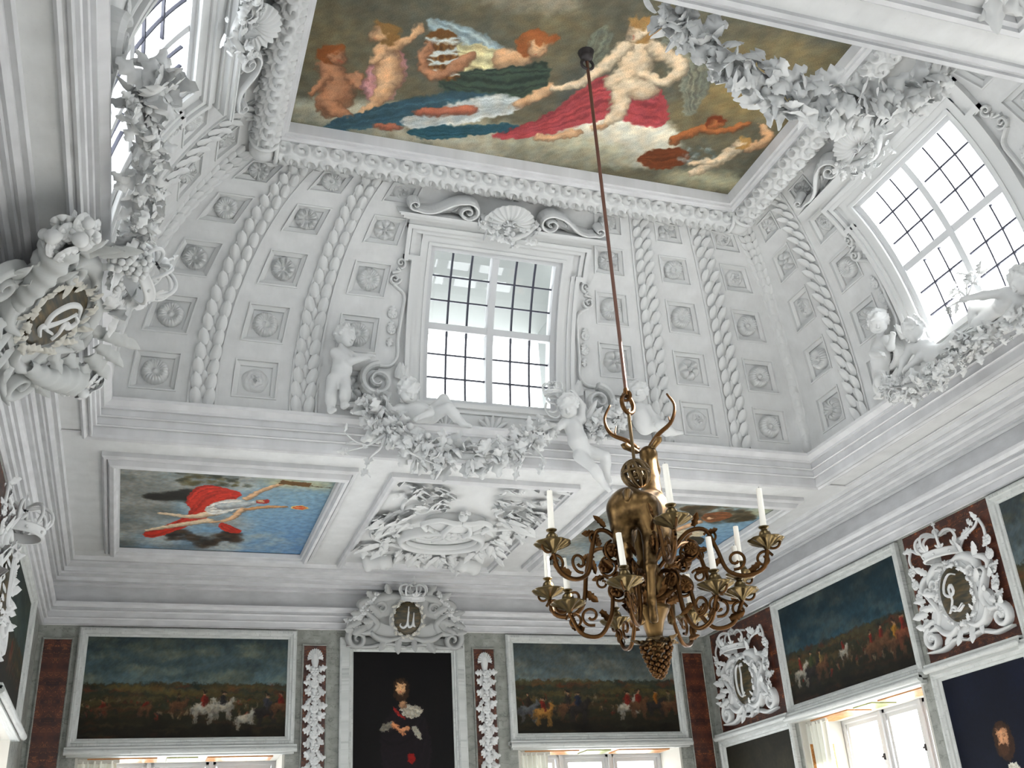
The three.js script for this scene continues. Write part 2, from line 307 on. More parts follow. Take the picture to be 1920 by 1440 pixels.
function coffer(side, u, row, parent, kind) {
  const C = COLS[side], S = SIDE[side], t0 = ROWS[row] - RH[row], t1 = ROWS[row] + RH[row], hu = C.hu, G = new Geo();
  const rings = [[0, 0], [0, 0.012], [0.014, 0.012], [0.016, -0.018], [0.055, -0.034], [0.057, -0.056], [0.07, -0.058]];
  const pt = (iu, it, inset, h) => { const t = it ? t1 - inset / dsdt(t1) : t0 + inset / dsdt(t0), w = S.W - vd(t), uu = u + (iu ? 1 : -1) * (hu - inset / w); return vu(side, uu, t, h); };
  const cc = [[0, 0], [1, 0], [1, 1], [0, 1]];
  for (let k = 0; k < rings.length - 1; k++) for (let e = 0; e < 4; e++) {
    const [a, b] = [cc[e], cc[(e + 1) % 4]];
    G.q(...[pt(...a, ...rings[k]), pt(...b, ...rings[k]), pt(...b, ...rings[k + 1]), pt(...a, ...rings[k + 1])].map((q) => G.v(q.x, q.y, q.z)));
  }
  const l = rings[rings.length - 1];
  G.q(...cc.map((c) => pt(...c, ...l)).map((q) => G.v(q.x, q.y, q.z)));
  const m = mesh('coffer', G.build(true), M.plaster, parent);
  const w = S.W - vd(ROWS[row]), f = vframe(side, u * w, ROWS[row], -0.058);
  const R = 0.128 * pow(w / S.W, 0.8);
  const ro = mesh('rosette', ROS[kind], M.plaster, m); frameOn(ro, ...f, 1); ro.scale.set(R, R * (0.97 + 0.06 * rnd()), R * 1.75); ro.rotateZ(rnd() * 6);
}
function vaultSide(side) {
  const C = COLS[side], S = SIDE[side], G = new Geo();
  const ws = (t) => min(S.wh + 0.01, 0.8 * (C.c[C.c.length - 1] - C.hu) * (S.W - vd(t)));
  // lateral lines as functions of t
  const edges = [];
  for (const u of [...C.c]) edges.push([u - C.hu, u + C.hu]);
  const lines = [];
  const neg = [], pos = [];
  for (const [a, b] of edges) { neg.push(['u', -b], ['u', -a]); pos.unshift(['u', a], ['u', b]); }
  lines.push(['u', -1], ...neg, ['w', -1], ['w', 1], ...pos, ['u', 1]);
  const X = (l, t) => (l[0] === 'u' ? l[1] * (S.W - vd(t)) : S.wc * (t < 0.95 ? 1 : 0) + l[1] * ws(t));
  const cuts = new Set([-0.02, TEND, WT0, WT1]); ROWS.forEach((t, i) => { cuts.add(t - RH[i]); cuts.add(t + RH[i]); });
  const tl = [...cuts].sort((a, b) => a - b), full = [];
  for (let i = 0; i < tl.length - 1; i++) { const n = max(1, Math.ceil((tl[i + 1] - tl[i]) / 0.05)); for (let k = 0; k < n; k++) full.push(lerp(tl[i], tl[i + 1], k / n)); } full.push(TEND);
  const quad = (a, b, ta, tb, h) => {
    const p = [[a, ta], [b, ta], [b, tb], [a, tb]].map(([l, t]) => { const x = X(l, t), q = vx(side, x, t, h); return G.v(q.x, q.y, q.z, x, t * 2); }); G.q(...p);
  };
  for (let j = 0; j < full.length - 1; j++) {
    const ta = full[j], tb = full[j + 1], tm = (ta + tb) / 2;
    for (let i = 0; i < lines.length - 1; i++) {
      const isWin = lines[i][0] === 'w' && lines[i + 1][0] === 'w', l = lines[i], r = lines[i + 1];
      const hole = isWin && tm > WT0 && tm < WT1;
      const um = l[0] === 'u' && r[0] === 'u' ? (l[1] + r[1]) / 2 : 9;
      const inCof = side !== 'near' && C.c.some((c) => abs(abs(um) - c) < 0.01) && ROWS.some((t, k) => abs(tm - t) < RH[k]);
      if (!hole && !inCof) quad(l, r, ta, tb, 0);
      if (!hole) quad(l, r, ta, tb, -0.16);              // the back of the shell
    }
  }
  const m = struct('ceiling_vault_' + side, G.build(), M.wall);
  m.userData.label = 'coffered white plaster vault slope with rosettes and leaf ribs';
  if (side === 'near') return m;
  reseed(side.length * 77 + 3);
  for (const s of [-1, 1]) C.c.forEach((u, ci) => ROWS.forEach((t, ri) => {
    if (side === 'left' && s === -1 && ri < 4) return;                     // out of view behind the well's edge
    coffer(side, s * u, ri, m, [0, 3, 0, 3, 2, 4, 1, 0][floor(rnd() * 8)]);
  }));
  // leaf ribs between the columns
  for (const s of [-1, 1]) for (const u of C.r) leafRib(side, s * u, m, side === 'far' || s === (side === 'right' ? -1 : 1));
  return m;
}
function leafRib(side, u, parent, leaves = true) {
  const S = SIDE[side], G = new Geo(), hw = 0.135;
  for (const [a, b] of [[-1, -0.86], [-0.86, 0.86], [0.86, 1]]) { const hh = a === -0.86 ? 0.004 : 0.02; G.grid(1, 30, (i, j) => { const t = lerp(0, TEND, j), w = S.W - vd(t), f = w / S.W; const q = vx(side, u * w + (i ? b : a) * hw * f, t, hh); return [q.x, q.y, q.z]; }); }
  for (const a of [-1, -0.86, 0.86, 1]) G.grid(1, 30, (i, j) => { const t = lerp(0, TEND, j), w = S.W - vd(t), f = w / S.W, q = vx(side, u * w + a * hw * f, t, i ? 0.02 : 0); return [q.x, q.y, q.z]; });
  const band = mesh('leaf_rib', G.build(true), M.plaster, parent);
  if (!leaves) return;
  let t = 0.01;
  for (let k = 0; t < 1.30; k++) {
    const w = S.W - vd(t), f = pow(w / S.W, 0.9);
    for (const s of [0, -1, 1]) {
      const lf = mesh('leaf', s ? RIBLEAF : RIBLEAF2, M.plaster, band); frameOn(lf, ...vframe(side, u * w + s * 0.052 * f, t + (s ? 0 : 0.075 * f / dsdt(t)), s ? 0.014 : 0.0), f); lf.rotateZ(-s * rr(0.1, 0.28)); lf.rotateX(s ? 0.02 : 0.0);
    }
    t += 0.155 * f / dsdt(t);
  }
}
const vaults = {}; for (const s of ['far', 'right', 'left', 'near']) vaults[s] = vaultSide(s);
// corner ribs
function cornerRib(sa, ua, parent) {
  const S = SIDE[sa]; let t = 0.01;
  const rib = part('corner_rib', parent); rib.name = 'corner_rib';
  for (let k = 0; t < 1.32; k++) {
    const P = vu(sa, ua, t), n1 = vframe(sa, 0, t)[3], w = S.W - vd(t);
    const other = { far: ua < 0 ? 'left' : 'right' }[sa], n2 = vframe(other, 0, t)[3];
    const N = n1.clone().add(n2).normalize(), up = vu(sa, ua, t + 0.02).sub(vu(sa, ua, t - 0.02)).normalize(), X = up.clone().cross(N).normalize(), f = 0.95 * pow(w / S.W, 0.5);
    for (const s of [-1, 0, 1]) { const lf = mesh('leaf', RIBLEAF2, M.plaster, rib); frameOn(lf, P.clone().addScaledVector(N, s ? 0.03 : 0.045).addScaledVector(X, s * 0.06 * f), X, up, N.clone(), f * 1.3); lf.rotateY(s * 0.5); lf.rotateZ(-s * 0.2 + rr(-0.1, 0.1)); }
    t += 0.085 / dsdt(t);
  }
}
cornerRib('far', -1, vaults.far); cornerRib('far', 1, vaults.far);
// leafy sprigs hanging below the wreath along the top of the vault
{
  const sp = leafGeo(0.16, 0.09, 0.35, 3, 0.4, 5);
  for (const side of ['far', 'right', 'left']) {
    const S = SIDE[side], band = part('sprig_band', vaults[side]), n = side === 'far' ? 22 : 16;
    for (let k = 0; k < n; k++) {
      const u = lerp(-0.96, 0.96, (k + 0.5) / n), big = k % 2 === 0;
      for (const s of big ? [-1, 0, 1] : [0]) { const lf = mesh('sprig_leaf', sp, M.plaster, band); frameOn(lf, ...vframe(side, u * (S.W - vd(1.41)) + s * 0.03, 1.40, 0.01), big ? 0.9 : 0.6); lf.rotateZ(PI + s * 0.8 + rr(-0.2, 0.2)); lf.rotateX(rr(-0.1, 0.2)); }
    }
  }
}
// wreath roll, flat frame and lid round the ceiling painting
const PX = 2.335, PZ = 1.57, PY = 8.33;
{
  const fr = frameGeo(PX + 0.13, PZ + 0.13, [[-0.14, 8.42], [-0.14, 8.20], [-0.02, 8.20], [0, 8.17], [0.05, 8.165], [0.06, 8.185], [0.085, 8.19], [0.09, 8.215], [0.115, 8.22], [0.13, 8.34]]).rotateX(-PI / 2);
  const f = struct('trim_9', fr, M.mould); f.position.set(VX0, 0, VZC); f.userData.label = 'plain white flat frame round the ceiling painting';
  const roll = new THREE.Group(); roll.name = 'trim_10'; roll.userData.kind = 'structure'; roll.userData.label = 'carved white wreath roll round the ceiling painting'; scene.add(roll);
  const R = 0.115, dx = PX + 0.22, dz = PZ + 0.22, y = 8.15;
  const len = (L) => {
    const G = new Geo(), n = Math.round(L / 0.015), m = 44;
    G.grid(n, m, (i, j) => {
      const x = (i - 0.5) * L, a = j * 2 * PI, p = x / 0.17, q = a / (2 * PI) * 5, r0 = floor(q), ox = (r0 % 2) * 0.5;
      const fx = ((p + ox) % 1 + 1) % 1 - 0.5, fy = q - r0 - 0.5, rr_ = hypot(fx * 1.0, fy * 1.0), an = Math.atan2(fy, fx);
      const h = 0.03 * cos(rr_ * 14 - an) * smooth(0.62, 0.4, rr_) + (rr_ < 0.09 ? 0.02 : 0);
      const rad = R + h; return [x, rad * cos(a), rad * sin(a)];
    });
    return G.build();
  };
  for (const [L, x, z, ry] of [[2 * dx - 0.2, VX0, VZC - dz, 0], [2 * dx - 0.2, VX0, VZC + dz, 0], [2 * dz - 0.2, VX0 - dx, VZC, PI / 2], [2 * dz - 0.2, VX0 + dx, VZC, PI / 2]]) { const w = mesh('wreath_length', len(L), M.plaster, roll); w.position.set(x, y, z); w.rotation.y = ry; }
  for (const sx of [-1, 1]) for (const sz of [-1, 1]) {
    const kn = merge([new THREE.TorusGeometry(0.125, 0.022, 8, 22).rotateY(PI / 2).translate(-sx * 0.12, 0, 0), new THREE.TorusGeometry(0.125, 0.022, 8, 22).translate(0, 0, -sz * 0.12), new THREE.SphereGeometry(0.135, 18, 12)]);
    const c = mesh('corner_binding', kn, M.plaster, roll); c.position.set(VX0 + sx * dx, y, VZC + sz * dz);
  }
  const lid = struct('ceiling_lid', box(2 * PX + 1.0, 0.1, 2 * PZ + 1.0, VX0, 8.47, VZC), M.wall); lid.userData.label = 'flat top of the vault above the painting';
}
// ================================================================ VAULT WINDOWS AND THEIR STUCCO SURROUNDS
// s: length along the curve of the vault; authored flat in (x, s, height), then wrapped onto the slope
const ST = [0]; for (let i = 1; i <= 400; i++) ST.push(ST[i - 1] + dsdt((i - 0.5) / 400 * 1.57) * 1.57 / 400);
const sT = (t) => { if (t <= 0) return t * VH; const k = min(399.999, t / 1.57 * 400), i = floor(k); return lerp(ST[i], ST[i + 1], k - i); };
const tS = (s) => { if (s <= 0) return s / VH; let i = 0; while (i < 399 && ST[i + 1] < s) i++; return (i + clamp((s - ST[i]) / (ST[i + 1] - ST[i]))) / 400 * 1.57; };
function wrapV(side, g, xc = SIDE[side].wc) {
  const h = clean(g), p = h.attributes.position;
  for (let i = 0; i < p.count; i++) { const q = vx(side, xc + p.getX(i), tS(p.getY(i)), p.getZ(i)); p.setXYZ(i, q.x, q.y, q.z); }
  h.computeVertexNormals(); return h;
}
const slab = (x0, x1, s0, s1, h0, h1) => new THREE.BoxGeometry(x1 - x0, s1 - s0, h1 - h0, 1, max(1, Math.ceil((s1 - s0) / 0.1)), 1).translate((x0 + x1) / 2, (s0 + s1) / 2, (h0 + h1) / 2);
const S0 = sT(WT0), S1 = sT(WT1), SM = sT(0.49);
function vaultWindow(side) {
  const g = new THREE.Group(); g.name = 'window_' + (++winCount); g.userData.kind = 'structure'; g.userData.label = 'curved leaded window set in the vault slope'; scene.add(g);
  const W = 0.73;
  mesh('window_frame', wrapV(side, merge([slab(-W, -W + 0.055, S0, S1, -0.15, -0.02), slab(W - 0.055, W, S0, S1, -0.15, -0.02), slab(-W, W, S0, S0 + 0.05, -0.15, -0.02), slab(-W, W, S1 - 0.05, S1, -0.15, -0.02)])), M.winwood, g);
  mesh('reveal_lining', wrapV(side, merge([slab(-W - 0.02, -W, S0, S1, -0.17, 0.005), slab(W, W + 0.02, S0, S1, -0.17, 0.005), slab(-W, W, S0 - 0.02, S0, -0.17, 0.005), slab(-W, W, S1, S1 + 0.02, -0.17, 0.005)])), M.plaster, g);
  mesh('mullion', wrapV(side, slab(-0.035, 0.035, S0, S1, -0.14, -0.03)), M.winwood, g);
  mesh('transom', wrapV(side, slab(-W, W, SM - 0.035, SM + 0.035, -0.14, -0.035)), M.winwood, g);
  for (const [xa, xb] of [[-W + 0.055, -0.035], [0.035, W - 0.055]]) for (const [sa, sb] of [[S0 + 0.05, SM - 0.035], [SM + 0.035, S1 - 0.05]]) {
    const light = part('casement', g);
    const dx = (xb - xa) / 3, ds = (sb - sa) / 3;
    for (let i = 0; i < 3; i++) for (let j = 0; j < 3; j++) mesh('pane', wrapV(side, new THREE.PlaneGeometry(dx - 0.004, ds - 0.004, 1, 3).translate(xa + (i + 0.5) * dx, sa + (j + 0.5) * ds, -0.09)), M.glass, light);
    for (let i = 1; i < 3; i++) mesh('glazing_bar', wrapV(side, slab(xa + i * dx - 0.009, xa + i * dx + 0.009, sa, sb, -0.1, -0.075)), M.lead, light);
    for (let j = 1; j < 3; j++) mesh('glazing_bar', wrapV(side, slab(xa, xb, sa + j * ds - 0.008, sa + j * ds + 0.008, -0.1, -0.075)), M.lead, light);
  }
}
for (const s of ['far', 'right', 'left', 'near']) vaultWindow(s);
for (const side of ['right', 'left', 'near']) { const f = vframe(side, SIDE[side].wc, 0.5, -0.45), q = f[0].clone().add(f[3]); daylight(1.6, 2.0, f[0].x, f[0].y, f[0].z, q.x, q.y, q.z); }
// plastered dormer outside the end window: its ceiling and cheeks show grey through the upper panes
{
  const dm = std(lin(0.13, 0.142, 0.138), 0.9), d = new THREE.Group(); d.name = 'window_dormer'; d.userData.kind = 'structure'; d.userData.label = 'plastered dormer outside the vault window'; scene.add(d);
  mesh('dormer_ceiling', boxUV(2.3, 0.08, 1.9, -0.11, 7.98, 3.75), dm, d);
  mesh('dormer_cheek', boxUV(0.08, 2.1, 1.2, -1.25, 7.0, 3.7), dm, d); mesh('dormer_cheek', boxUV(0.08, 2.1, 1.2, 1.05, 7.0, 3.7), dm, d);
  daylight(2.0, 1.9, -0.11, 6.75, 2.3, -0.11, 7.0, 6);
}
const SHELL = (() => {                                   // scallop fan in XY, hinge at the bottom, flutes radiating up
  const G = new Geo(), n = 78, m = 10;
  const f = (i, j, back) => { const a = lerp(-0.18, PI + 0.18, i), fl = cos(i * 26 * PI), r = (0.12 + 0.88 * j) * (1 + 0.035 * fl * j), dome = 0.28 * sin(PI * (0.15 + 0.75 * j)) + 0.12 * j; return [r * cos(a) * 1.05, 0.1 + r * sin(a) * 0.92, (back ? -0.05 : 0) + dome + 0.045 * fl * (0.3 + j)]; };
  G.grid(n, m, (i, j) => f(i, j)); G.grid(n, m, (i, j) => f(i, j, 1), true); G.grid(n, 1, (i, j) => f(i, 1, j > 0.5), true);
  return mergeGeometries([clean(G.build()), clean(ribbon(spiral(-0.22, 0.12, 0.15, PI * 0.5, -1.4, 0.1, 0.04, 22), 0.3)), clean(ribbon(spiral(0.22, 0.12, 0.15, PI * 0.5, 1.4, 0.1, 0.04, 22), 0.3)), clean(ribbon([[-0.25, 0.02, 0.16], [0, 0.06, 0.2], [0.25, 0.02, 0.16]], 0.28))]);
})();
const OAK = [leafGeo(0.15, 0.085, 0.25, 3, 0.3, 12, 0.36), leafGeo(0.15, 0.08, -0.25, 3, 0.35, 12, 0.36), leafGeo(0.135, 0.09, 0.5, 2, 0.4, 9, 0.32)];
const BLOOM = [1, 4].map((k) => ROS[k]);
const FRUIT = [new THREE.SphereGeometry(0.5, 12, 9), lathe([[0, -0.55], [0.3, -0.48], [0.5, -0.15], [0.42, 0.25], [0.2, 0.5], [0.08, 0.55], [0, 0.6]], 12), (() => { const g = []; for (let i = 0; i < 16; i++) { const a = i * 2.4, y = 0.5 - i / 16; const r = 0.3 * sqrt(1 - abs(y) * 0.9); g.push(new THREE.SphereGeometry(0.17, 7, 5).translate(r * cos(a), y, r * sin(a))); } return merge(g); })()];
function windowSurround(side, label) {
  const root = thing('window_surround', label, 'window surround', [0, 0, 0]);
  const P = (name, g, mat = M.plaster, par = root) => mesh(name, wrapV(side, g), mat, par);
  const eT = sT(0.83), top = S1 + 0.2;
  // architrave of three stepped bands, with ears at the top
  const jamb = (x0, x1, h, ear) => [-1, 1].flatMap((s) => { const a = min(s * x0, s * x1), b = max(s * x0, s * x1); const e0 = min(s * (x0 + ear), s * (x1 + ear)), e1 = max(s * (x0 + ear), s * (x1 + ear)); return ear ? [slab(a, b, S0 - 0.1, eT, 0, h), slab(e0, e1, eT - (x1 - x0), S1 + (x1 - 0.73), 0, h), slab(min(a, e0), max(b, e1), eT - (x1 - x0) * 0.5 - 0.01, eT + 0.02, 0, h)] : [slab(a, b, S0 - 0.1, S1 + (x1 - 0.73), 0, h)]; });
  const head = (x0, x1, h, ear) => [slab(-x1 - ear, x1 + ear, S1 + (x0 - 0.73), S1 + (x1 - 0.73), 0, h)];
  P('architrave', merge([...jamb(0.73, 0.765, 0.035, 0), ...head(0.73, 0.765, 0.035, 0), ...jamb(0.765, 0.84, 0.022, 0.0), ...head(0.765, 0.84, 0.022, 0), ...jamb(0.84, 0.885, 0.045, 0.07), ...head(0.84, 0.885, 0.045, 0.07), ...jamb(0.885, 0.93, 0.07, 0.08), ...head(0.885, 0.93, 0.07, 0.08)]));
  // cornice
  P('cornice', merge([slab(-1.0, 1.0, top + 0.0, top + 0.05, 0, 0.05), slab(-1.05, 1.05, top + 0.05, top + 0.075, 0, 0.09), slab(-1.09, 1.09, top + 0.075, top + 0.115, 0, 0.15), slab(-1.13, 1.13, top + 0.115, top + 0.14, 0, 0.19), slab(-1.15, 1.15, top + 0.14, top + 0.155, 0, 0.2)]));
  const yb = top + 0.16;
  for (const s of [-1, 1]) {
    const up = [[0.97, 0.035], [0.88, 0.02], [0.78, 0.045], [0.68, 0.12], [0.58, 0.19], [0.47, 0.22]].map(([x, y]) => [s * x, yb + y]);
    const path = [...spiral(s * 1.0, yb + 0.10, 0.068, -PI / 2, s * 1.25, 0.05, 0.02, 22).reverse(), ...curve2(up, 14, 0.06), ...spiral(s * 0.45, yb + 0.095, 0.125, PI / 2, s * 1.6, 0.062, 0.02, 30)];
    const sc = P('pediment_scroll', ribbon(path.map(([x, y, w]) => [x, y, w, 0.06]), 0.17));
    P('scroll_web', merge([ribbon(curve2([[s * 0.92, yb + 0.03], [s * 0.75, yb + 0.03], [s * 0.6, yb + 0.09], [s * 0.45, yb + 0.1]], 12, (t) => 0.05 + 0.16 * t), 0.1), ...[0.62, 0.7, 0.78].map((x, i) => ribbon([[s * x, yb + 0.01, 0.012], [s * (x - 0.05), yb + 0.06 + 0.02 * i, 0.03, 0.1], [s * (x - 0.09), yb + 0.12, 0.012, 0.1]], 0.03))]), M.plaster, sc);
    // small double curl, long edge and large volute beside the window
    const a = s * 1.03, s1 = sT(0.79), s2 = sT(0.70), sv = sT(0.18);
    const curls = P('side_scroll', merge([
      ribbon(spiral(a, s1, 0.062, -PI / 2, s * -1.35, 0.035, 0.018, 22), 0.05), ribbon(spiral(a + s * 0.045, s2, 0.066, PI * (s > 0 ? 1 : 0), s * 1.45, 0.035, 0.018, 22), 0.055),
      ribbon(curve2([[a + s * 0.03, s1 - 0.055], [a + s * 0.0, (s1 + s2) / 2], [a + s * 0.08, s2 + 0.06]], 6, 0.032), 0.045),
      ribbon(curve2([[a + s * 0.05, s2 - 0.06], [s * 0.965, s2 - 0.15], [s * 0.97, s2 - 0.34], [s * 1.0, sT(0.4)], [s * 1.0, sT(0.31)], [s * 1.07, sv + 0.2], [s * 1.18, sv + 0.185]], 18, 0.04), 0.05),
    ]));
    P('large_volute', merge([ribbon(spiral(s * 1.2, sv, 0.19, PI / 2, s * -1.7, 0.085, 0.035, 40, 0.14), 0.13), ribbon(curve2([[s * 1.16, sv - 0.18], [s * 1.3, sv - 0.24], [s * 1.5, sv - 0.28]], 8, 0.07), 0.09), slab(min(s * 1.06, s * 1.33), max(s * 1.06, s * 1.33), sv - 0.15, sv + 0.13, 0, 0.035)]), M.plaster, root);
    for (let k = 0; k < 2; k++) P('acanthus_tip', at(leafGeo(0.17, 0.09, 0.3, 0, 0.4), s * (1.0 - k * 0.06), sv + 0.06, 0.05, 0, 0, s * (0.25 - 0.55 * k)), M.plaster, root);
    // drop of flowers inside the curve
    for (let k = 0; k < 5; k++) { const q = vframe(side, SIDE[side].wc + s * 1.07, tS(s2 - 0.28 - k * 0.085), 0.015); const b = mesh(k % 2 ? 'drop_flower' : 'drop_leaf', k % 2 ? BLOOM[k % 2] : OAK[0], M.plaster, root); frameOn(b, ...q, k % 2 ? 0.05 : 0.7); b.rotateZ(PI + rr(-0.4, 0.4)); }
  }
  // shell over the cornice
  const f = vframe(side, SIDE[side].wc + 0.0, tS(yb + 0.03), 0.16);
  const sh = mesh('shell', SHELL, M.plaster, root); frameOn(sh, ...f, 0.25); sh.rotateX(0.35);
  return root;
}
const surr = {
  far: windowSurround('far', 'white stucco surround with scrolls and shell, on the end vault slope seen face-on'),
  right: windowSurround('right', 'white stucco surround with scrolls and shell, on the slanting slope with two putti at its foot'),
  left: windowSurround('left', 'white stucco surround with shell above the big crowned cartouche'),
};
// sill and panel below the end window, with a palmette
function sillPanel(side) {
  const r = surr[side], P = (n, g) => mesh(n, wrapV(side, g), M.plaster, r);
  P('sill', merge([slab(-0.98, 0.98, S0 - 0.08, S0 - 0.03, 0, 0.1), slab(-0.95, 0.95, S0 - 0.12, S0 - 0.08, 0, 0.06)]));
  P('apron', slab(-0.9, 0.9, S0 - 0.26, S0 - 0.12, 0, 0.03));
  for (const [x, k] of [[0.0, 1], [-0.5, 0.7], [0.5, 0.7]]) for (let i = -2; i <= 2; i++) P('palmette_leaf', at(leafGeo(0.13, 0.05, 0.3, 0, 0.4), x + i * 0.025, S0 - 0.25, 0.04, 0, 0, -i * 0.5, k));
}
for (const s of ['far', 'right']) sillPanel(s);
// ---------------------------------------------------------------- swags and garlands
const up0 = V3(0, 1, 0);
function sprayAt(parent, p, out, size, o = {}) {          // one leaf turned roughly towards OUT, hanging with gravity
  const w = V3(rr(-1, 1), rr(-1, 1), rr(-1, 1)); w.addScaledVector(out, -w.dot(out)).normalize();                     // across the bunch
  const d = w.multiplyScalar(o.wild ?? 0.9).addScaledVector(out, rr(0.1, 0.75)).add(V3(0, -(o.hang ?? 0.35), 0)).normalize();
  const lf = mesh('leaf', OAK[floor(rnd() * 3)], M.plaster, parent), z = out.clone().add(V3(rr(-0.45, 0.45), rr(-0.6, 0.3), rr(-0.45, 0.45)));
  z.addScaledVector(d, -z.dot(d)).normalize(); const x = d.clone().cross(z).normalize();
  frameOn(lf, p, x, d, z, size * rr(0.75, 1.2)); return lf;
}
function garland(parent, pts, n, r, out, o = {}) {
  const c = new THREE.CatmullRomCurve3(pts.map((p) => V3(...p)));
  mesh('stem', new THREE.TubeGeometry(c, 24, r * 0.35, 6), M.plaster, parent);
  for (let i = 0; i < n; i++) {
    const t = (i + rnd() * 0.8) / n, p = c.getPoint(clamp(t)), tn = c.getTangent(clamp(t)), bulge = (o.profile ? o.profile(t) : 0.55 + 0.45 * sin(PI * t));
    const a = rr(-1.9, 1.9), side = tn.clone().cross(out).normalize(), d = out.clone().multiplyScalar(cos(a)).addScaledVector(side, sin(a)).addScaledVector(tn, rr(-0.4, 0.4)).normalize();
    const q = p.clone().addScaledVector(d, r * bulge * rr(0.3, 0.9)), k = rnd();
    if (k < (o.leaf ?? 0.72)) sprayAt(parent, q, d, (o.size ?? 1) * (0.8 + 0.4 * bulge), o);
    else if (k < 0.86) { const f = mesh('flower', BLOOM[floor(rnd() * 2)], M.plaster, parent), x = d.clone().cross(up0).normalize(); frameOn(f, q.addScaledVector(d, r * 0.3), x, d.clone().cross(x), d, rr(0.035, 0.06) * (o.size ?? 1)); }
    else { const f = mesh('fruit', FRUIT[floor(rnd() * 3)], M.plaster, parent); f.position.copy(q.addScaledVector(d, r * 0.35)); f.scale.setScalar(rr(0.05, 0.09) * (o.size ?? 1)); f.rotation.set(rr(-1, 1), rr(-3, 3), rr(-1, 1)); }
  }
}
function twig(parent, pts, r, leaves = 2) { mesh('twig', taperTube(pts, (t) => r * (1 - 0.6 * t), 12, 5), M.plaster, parent); const n = pts.length; for (let k = 0; k < leaves; k++) { const p = V3(...pts[n - 1 - (k % 2)]); sprayAt(parent, p, V3(...pts[n - 1]).sub(V3(...pts[n - 2])).normalize(), 0.7, { wild: 0.5, hang: 0.2 }); } }
// small fruit swag under each shell
reseed(41);
for (const side of ['far', 'right', 'left']) {
  const g = part('fruit_swag', surr[side]), pt = (x, t, h) => vx(side, SIDE[side].wc + x, t, h).toArray();
  const out = vframe(side, 0, 1.1)[3].clone().add(V3(0, -0.3, 0)).normalize();
  garland(g, [pt(-0.3, 1.19, 0.2), pt(-0.22, 1.1, 0.2), pt(0, 1.03, 0.2), pt(0.22, 1.1, 0.2), pt(0.3, 1.19, 0.2)], 44, 0.09, out, { size: 0.62, leaf: 0.5, hang: 0.4, profile: (t) => 0.5 + 0.7 * sin(PI * t) });
}
// ================================================================ STUCCO FIGURES
// naive surface nets on a signed distance field
function surfaceNets(f, lo, hi, cell) {
  const n = [0, 1, 2].map((k) => Math.ceil((hi[k] - lo[k]) / cell) + 1), [nx, ny, nz] = n, F = new Float32Array(nx * ny * nz), id = new Int32Array(nx * ny * nz).fill(-1), p = [], idx = [];
  const I = (x, y, z) => (z * ny + y) * nx + x;
  for (let z = 0; z < nz; z += 4) for (let y = 0; y < ny; y += 4) for (let x = 0; x < nx; x += 4) {          // blocks far from the surface are filled at once
    const c = f(lo[0] + (x + 1.5) * cell, lo[1] + (y + 1.5) * cell, lo[2] + (z + 1.5) * cell), far = abs(c) > 5 * cell;
    for (let k = z; k < min(nz, z + 4); k++) for (let j = y; j < min(ny, y + 4); j++) for (let i = x; i < min(nx, x + 4); i++) F[I(i, j, k)] = far ? c : f(lo[0] + i * cell, lo[1] + j * cell, lo[2] + k * cell);
  }
  const ED = []; for (let e = 0; e < 12; e++) { const ax = floor(e / 4), b = e % 4, o = [0, 0, 0]; o[(ax + 1) % 3] = b & 1; o[(ax + 2) % 3] = b >> 1; const q = [...o]; q[ax] = 1; ED.push([o, q, I(...o), I(...q)]); }
  for (let z = 0; z < nz - 1; z++) for (let y = 0; y < ny - 1; y++) for (let x = 0; x < nx - 1; x++) {
    const w = I(x, y, z), s0 = F[w] < 0;
    if (s0 === F[w + 1] < 0 && s0 === F[w + nx] < 0 && s0 === F[w + nx + 1] < 0 && s0 === F[w + nx * ny] < 0 && s0 === F[w + nx * ny + 1] < 0 && s0 === F[w + nx * ny + nx] < 0 && s0 === F[w + nx * ny + nx + 1] < 0) continue;
    let c = 0, sx = 0, sy = 0, sz = 0;
    for (const [o, q, io, iq] of ED) { const a = F[w + io], d = F[w + iq]; if ((a < 0) !== (d < 0)) { const t = a / (a - d); c++; sx += lerp(o[0], q[0], t); sy += lerp(o[1], q[1], t); sz += lerp(o[2], q[2], t); } }
    if (c) { id[w] = p.length / 3; p.push(lo[0] + (x + sx / c) * cell, lo[1] + (y + sy / c) * cell, lo[2] + (z + sz / c) * cell); }
  }
  for (let z = 1; z < nz - 1; z++) for (let y = 1; y < ny - 1; y++) for (let x = 1; x < nx - 1; x++) {
    const a = F[I(x, y, z)] < 0;
    const quad = (A, B, C, D, fl) => { if (A < 0 || B < 0 || C < 0 || D < 0) return; fl ? idx.push(A, B, C, A, C, D) : idx.push(A, C, B, A, D, C); };
    if (a !== F[I(x + 1, y, z)] < 0) quad(id[I(x, y - 1, z - 1)], id[I(x, y, z - 1)], id[I(x, y, z)], id[I(x, y - 1, z)], a);
    if (a !== F[I(x, y + 1, z)] < 0) quad(id[I(x - 1, y, z - 1)], id[I(x - 1, y, z)], id[I(x, y, z)], id[I(x, y, z - 1)], a);
    if (a !== F[I(x, y, z + 1)] < 0) quad(id[I(x - 1, y - 1, z)], id[I(x, y - 1, z)], id[I(x, y, z)], id[I(x - 1, y, z)], a);
  }
  const g = new THREE.BufferGeometry(); g.setAttribute('position', new THREE.Float32BufferAttribute(p, 3)); g.setIndex(idx); g.computeVertexNormals(); return g;
}
const smin = (a, b, k) => { const h = max(k - abs(a - b), 0) / k; return min(a, b) - h * h * k * 0.25; };
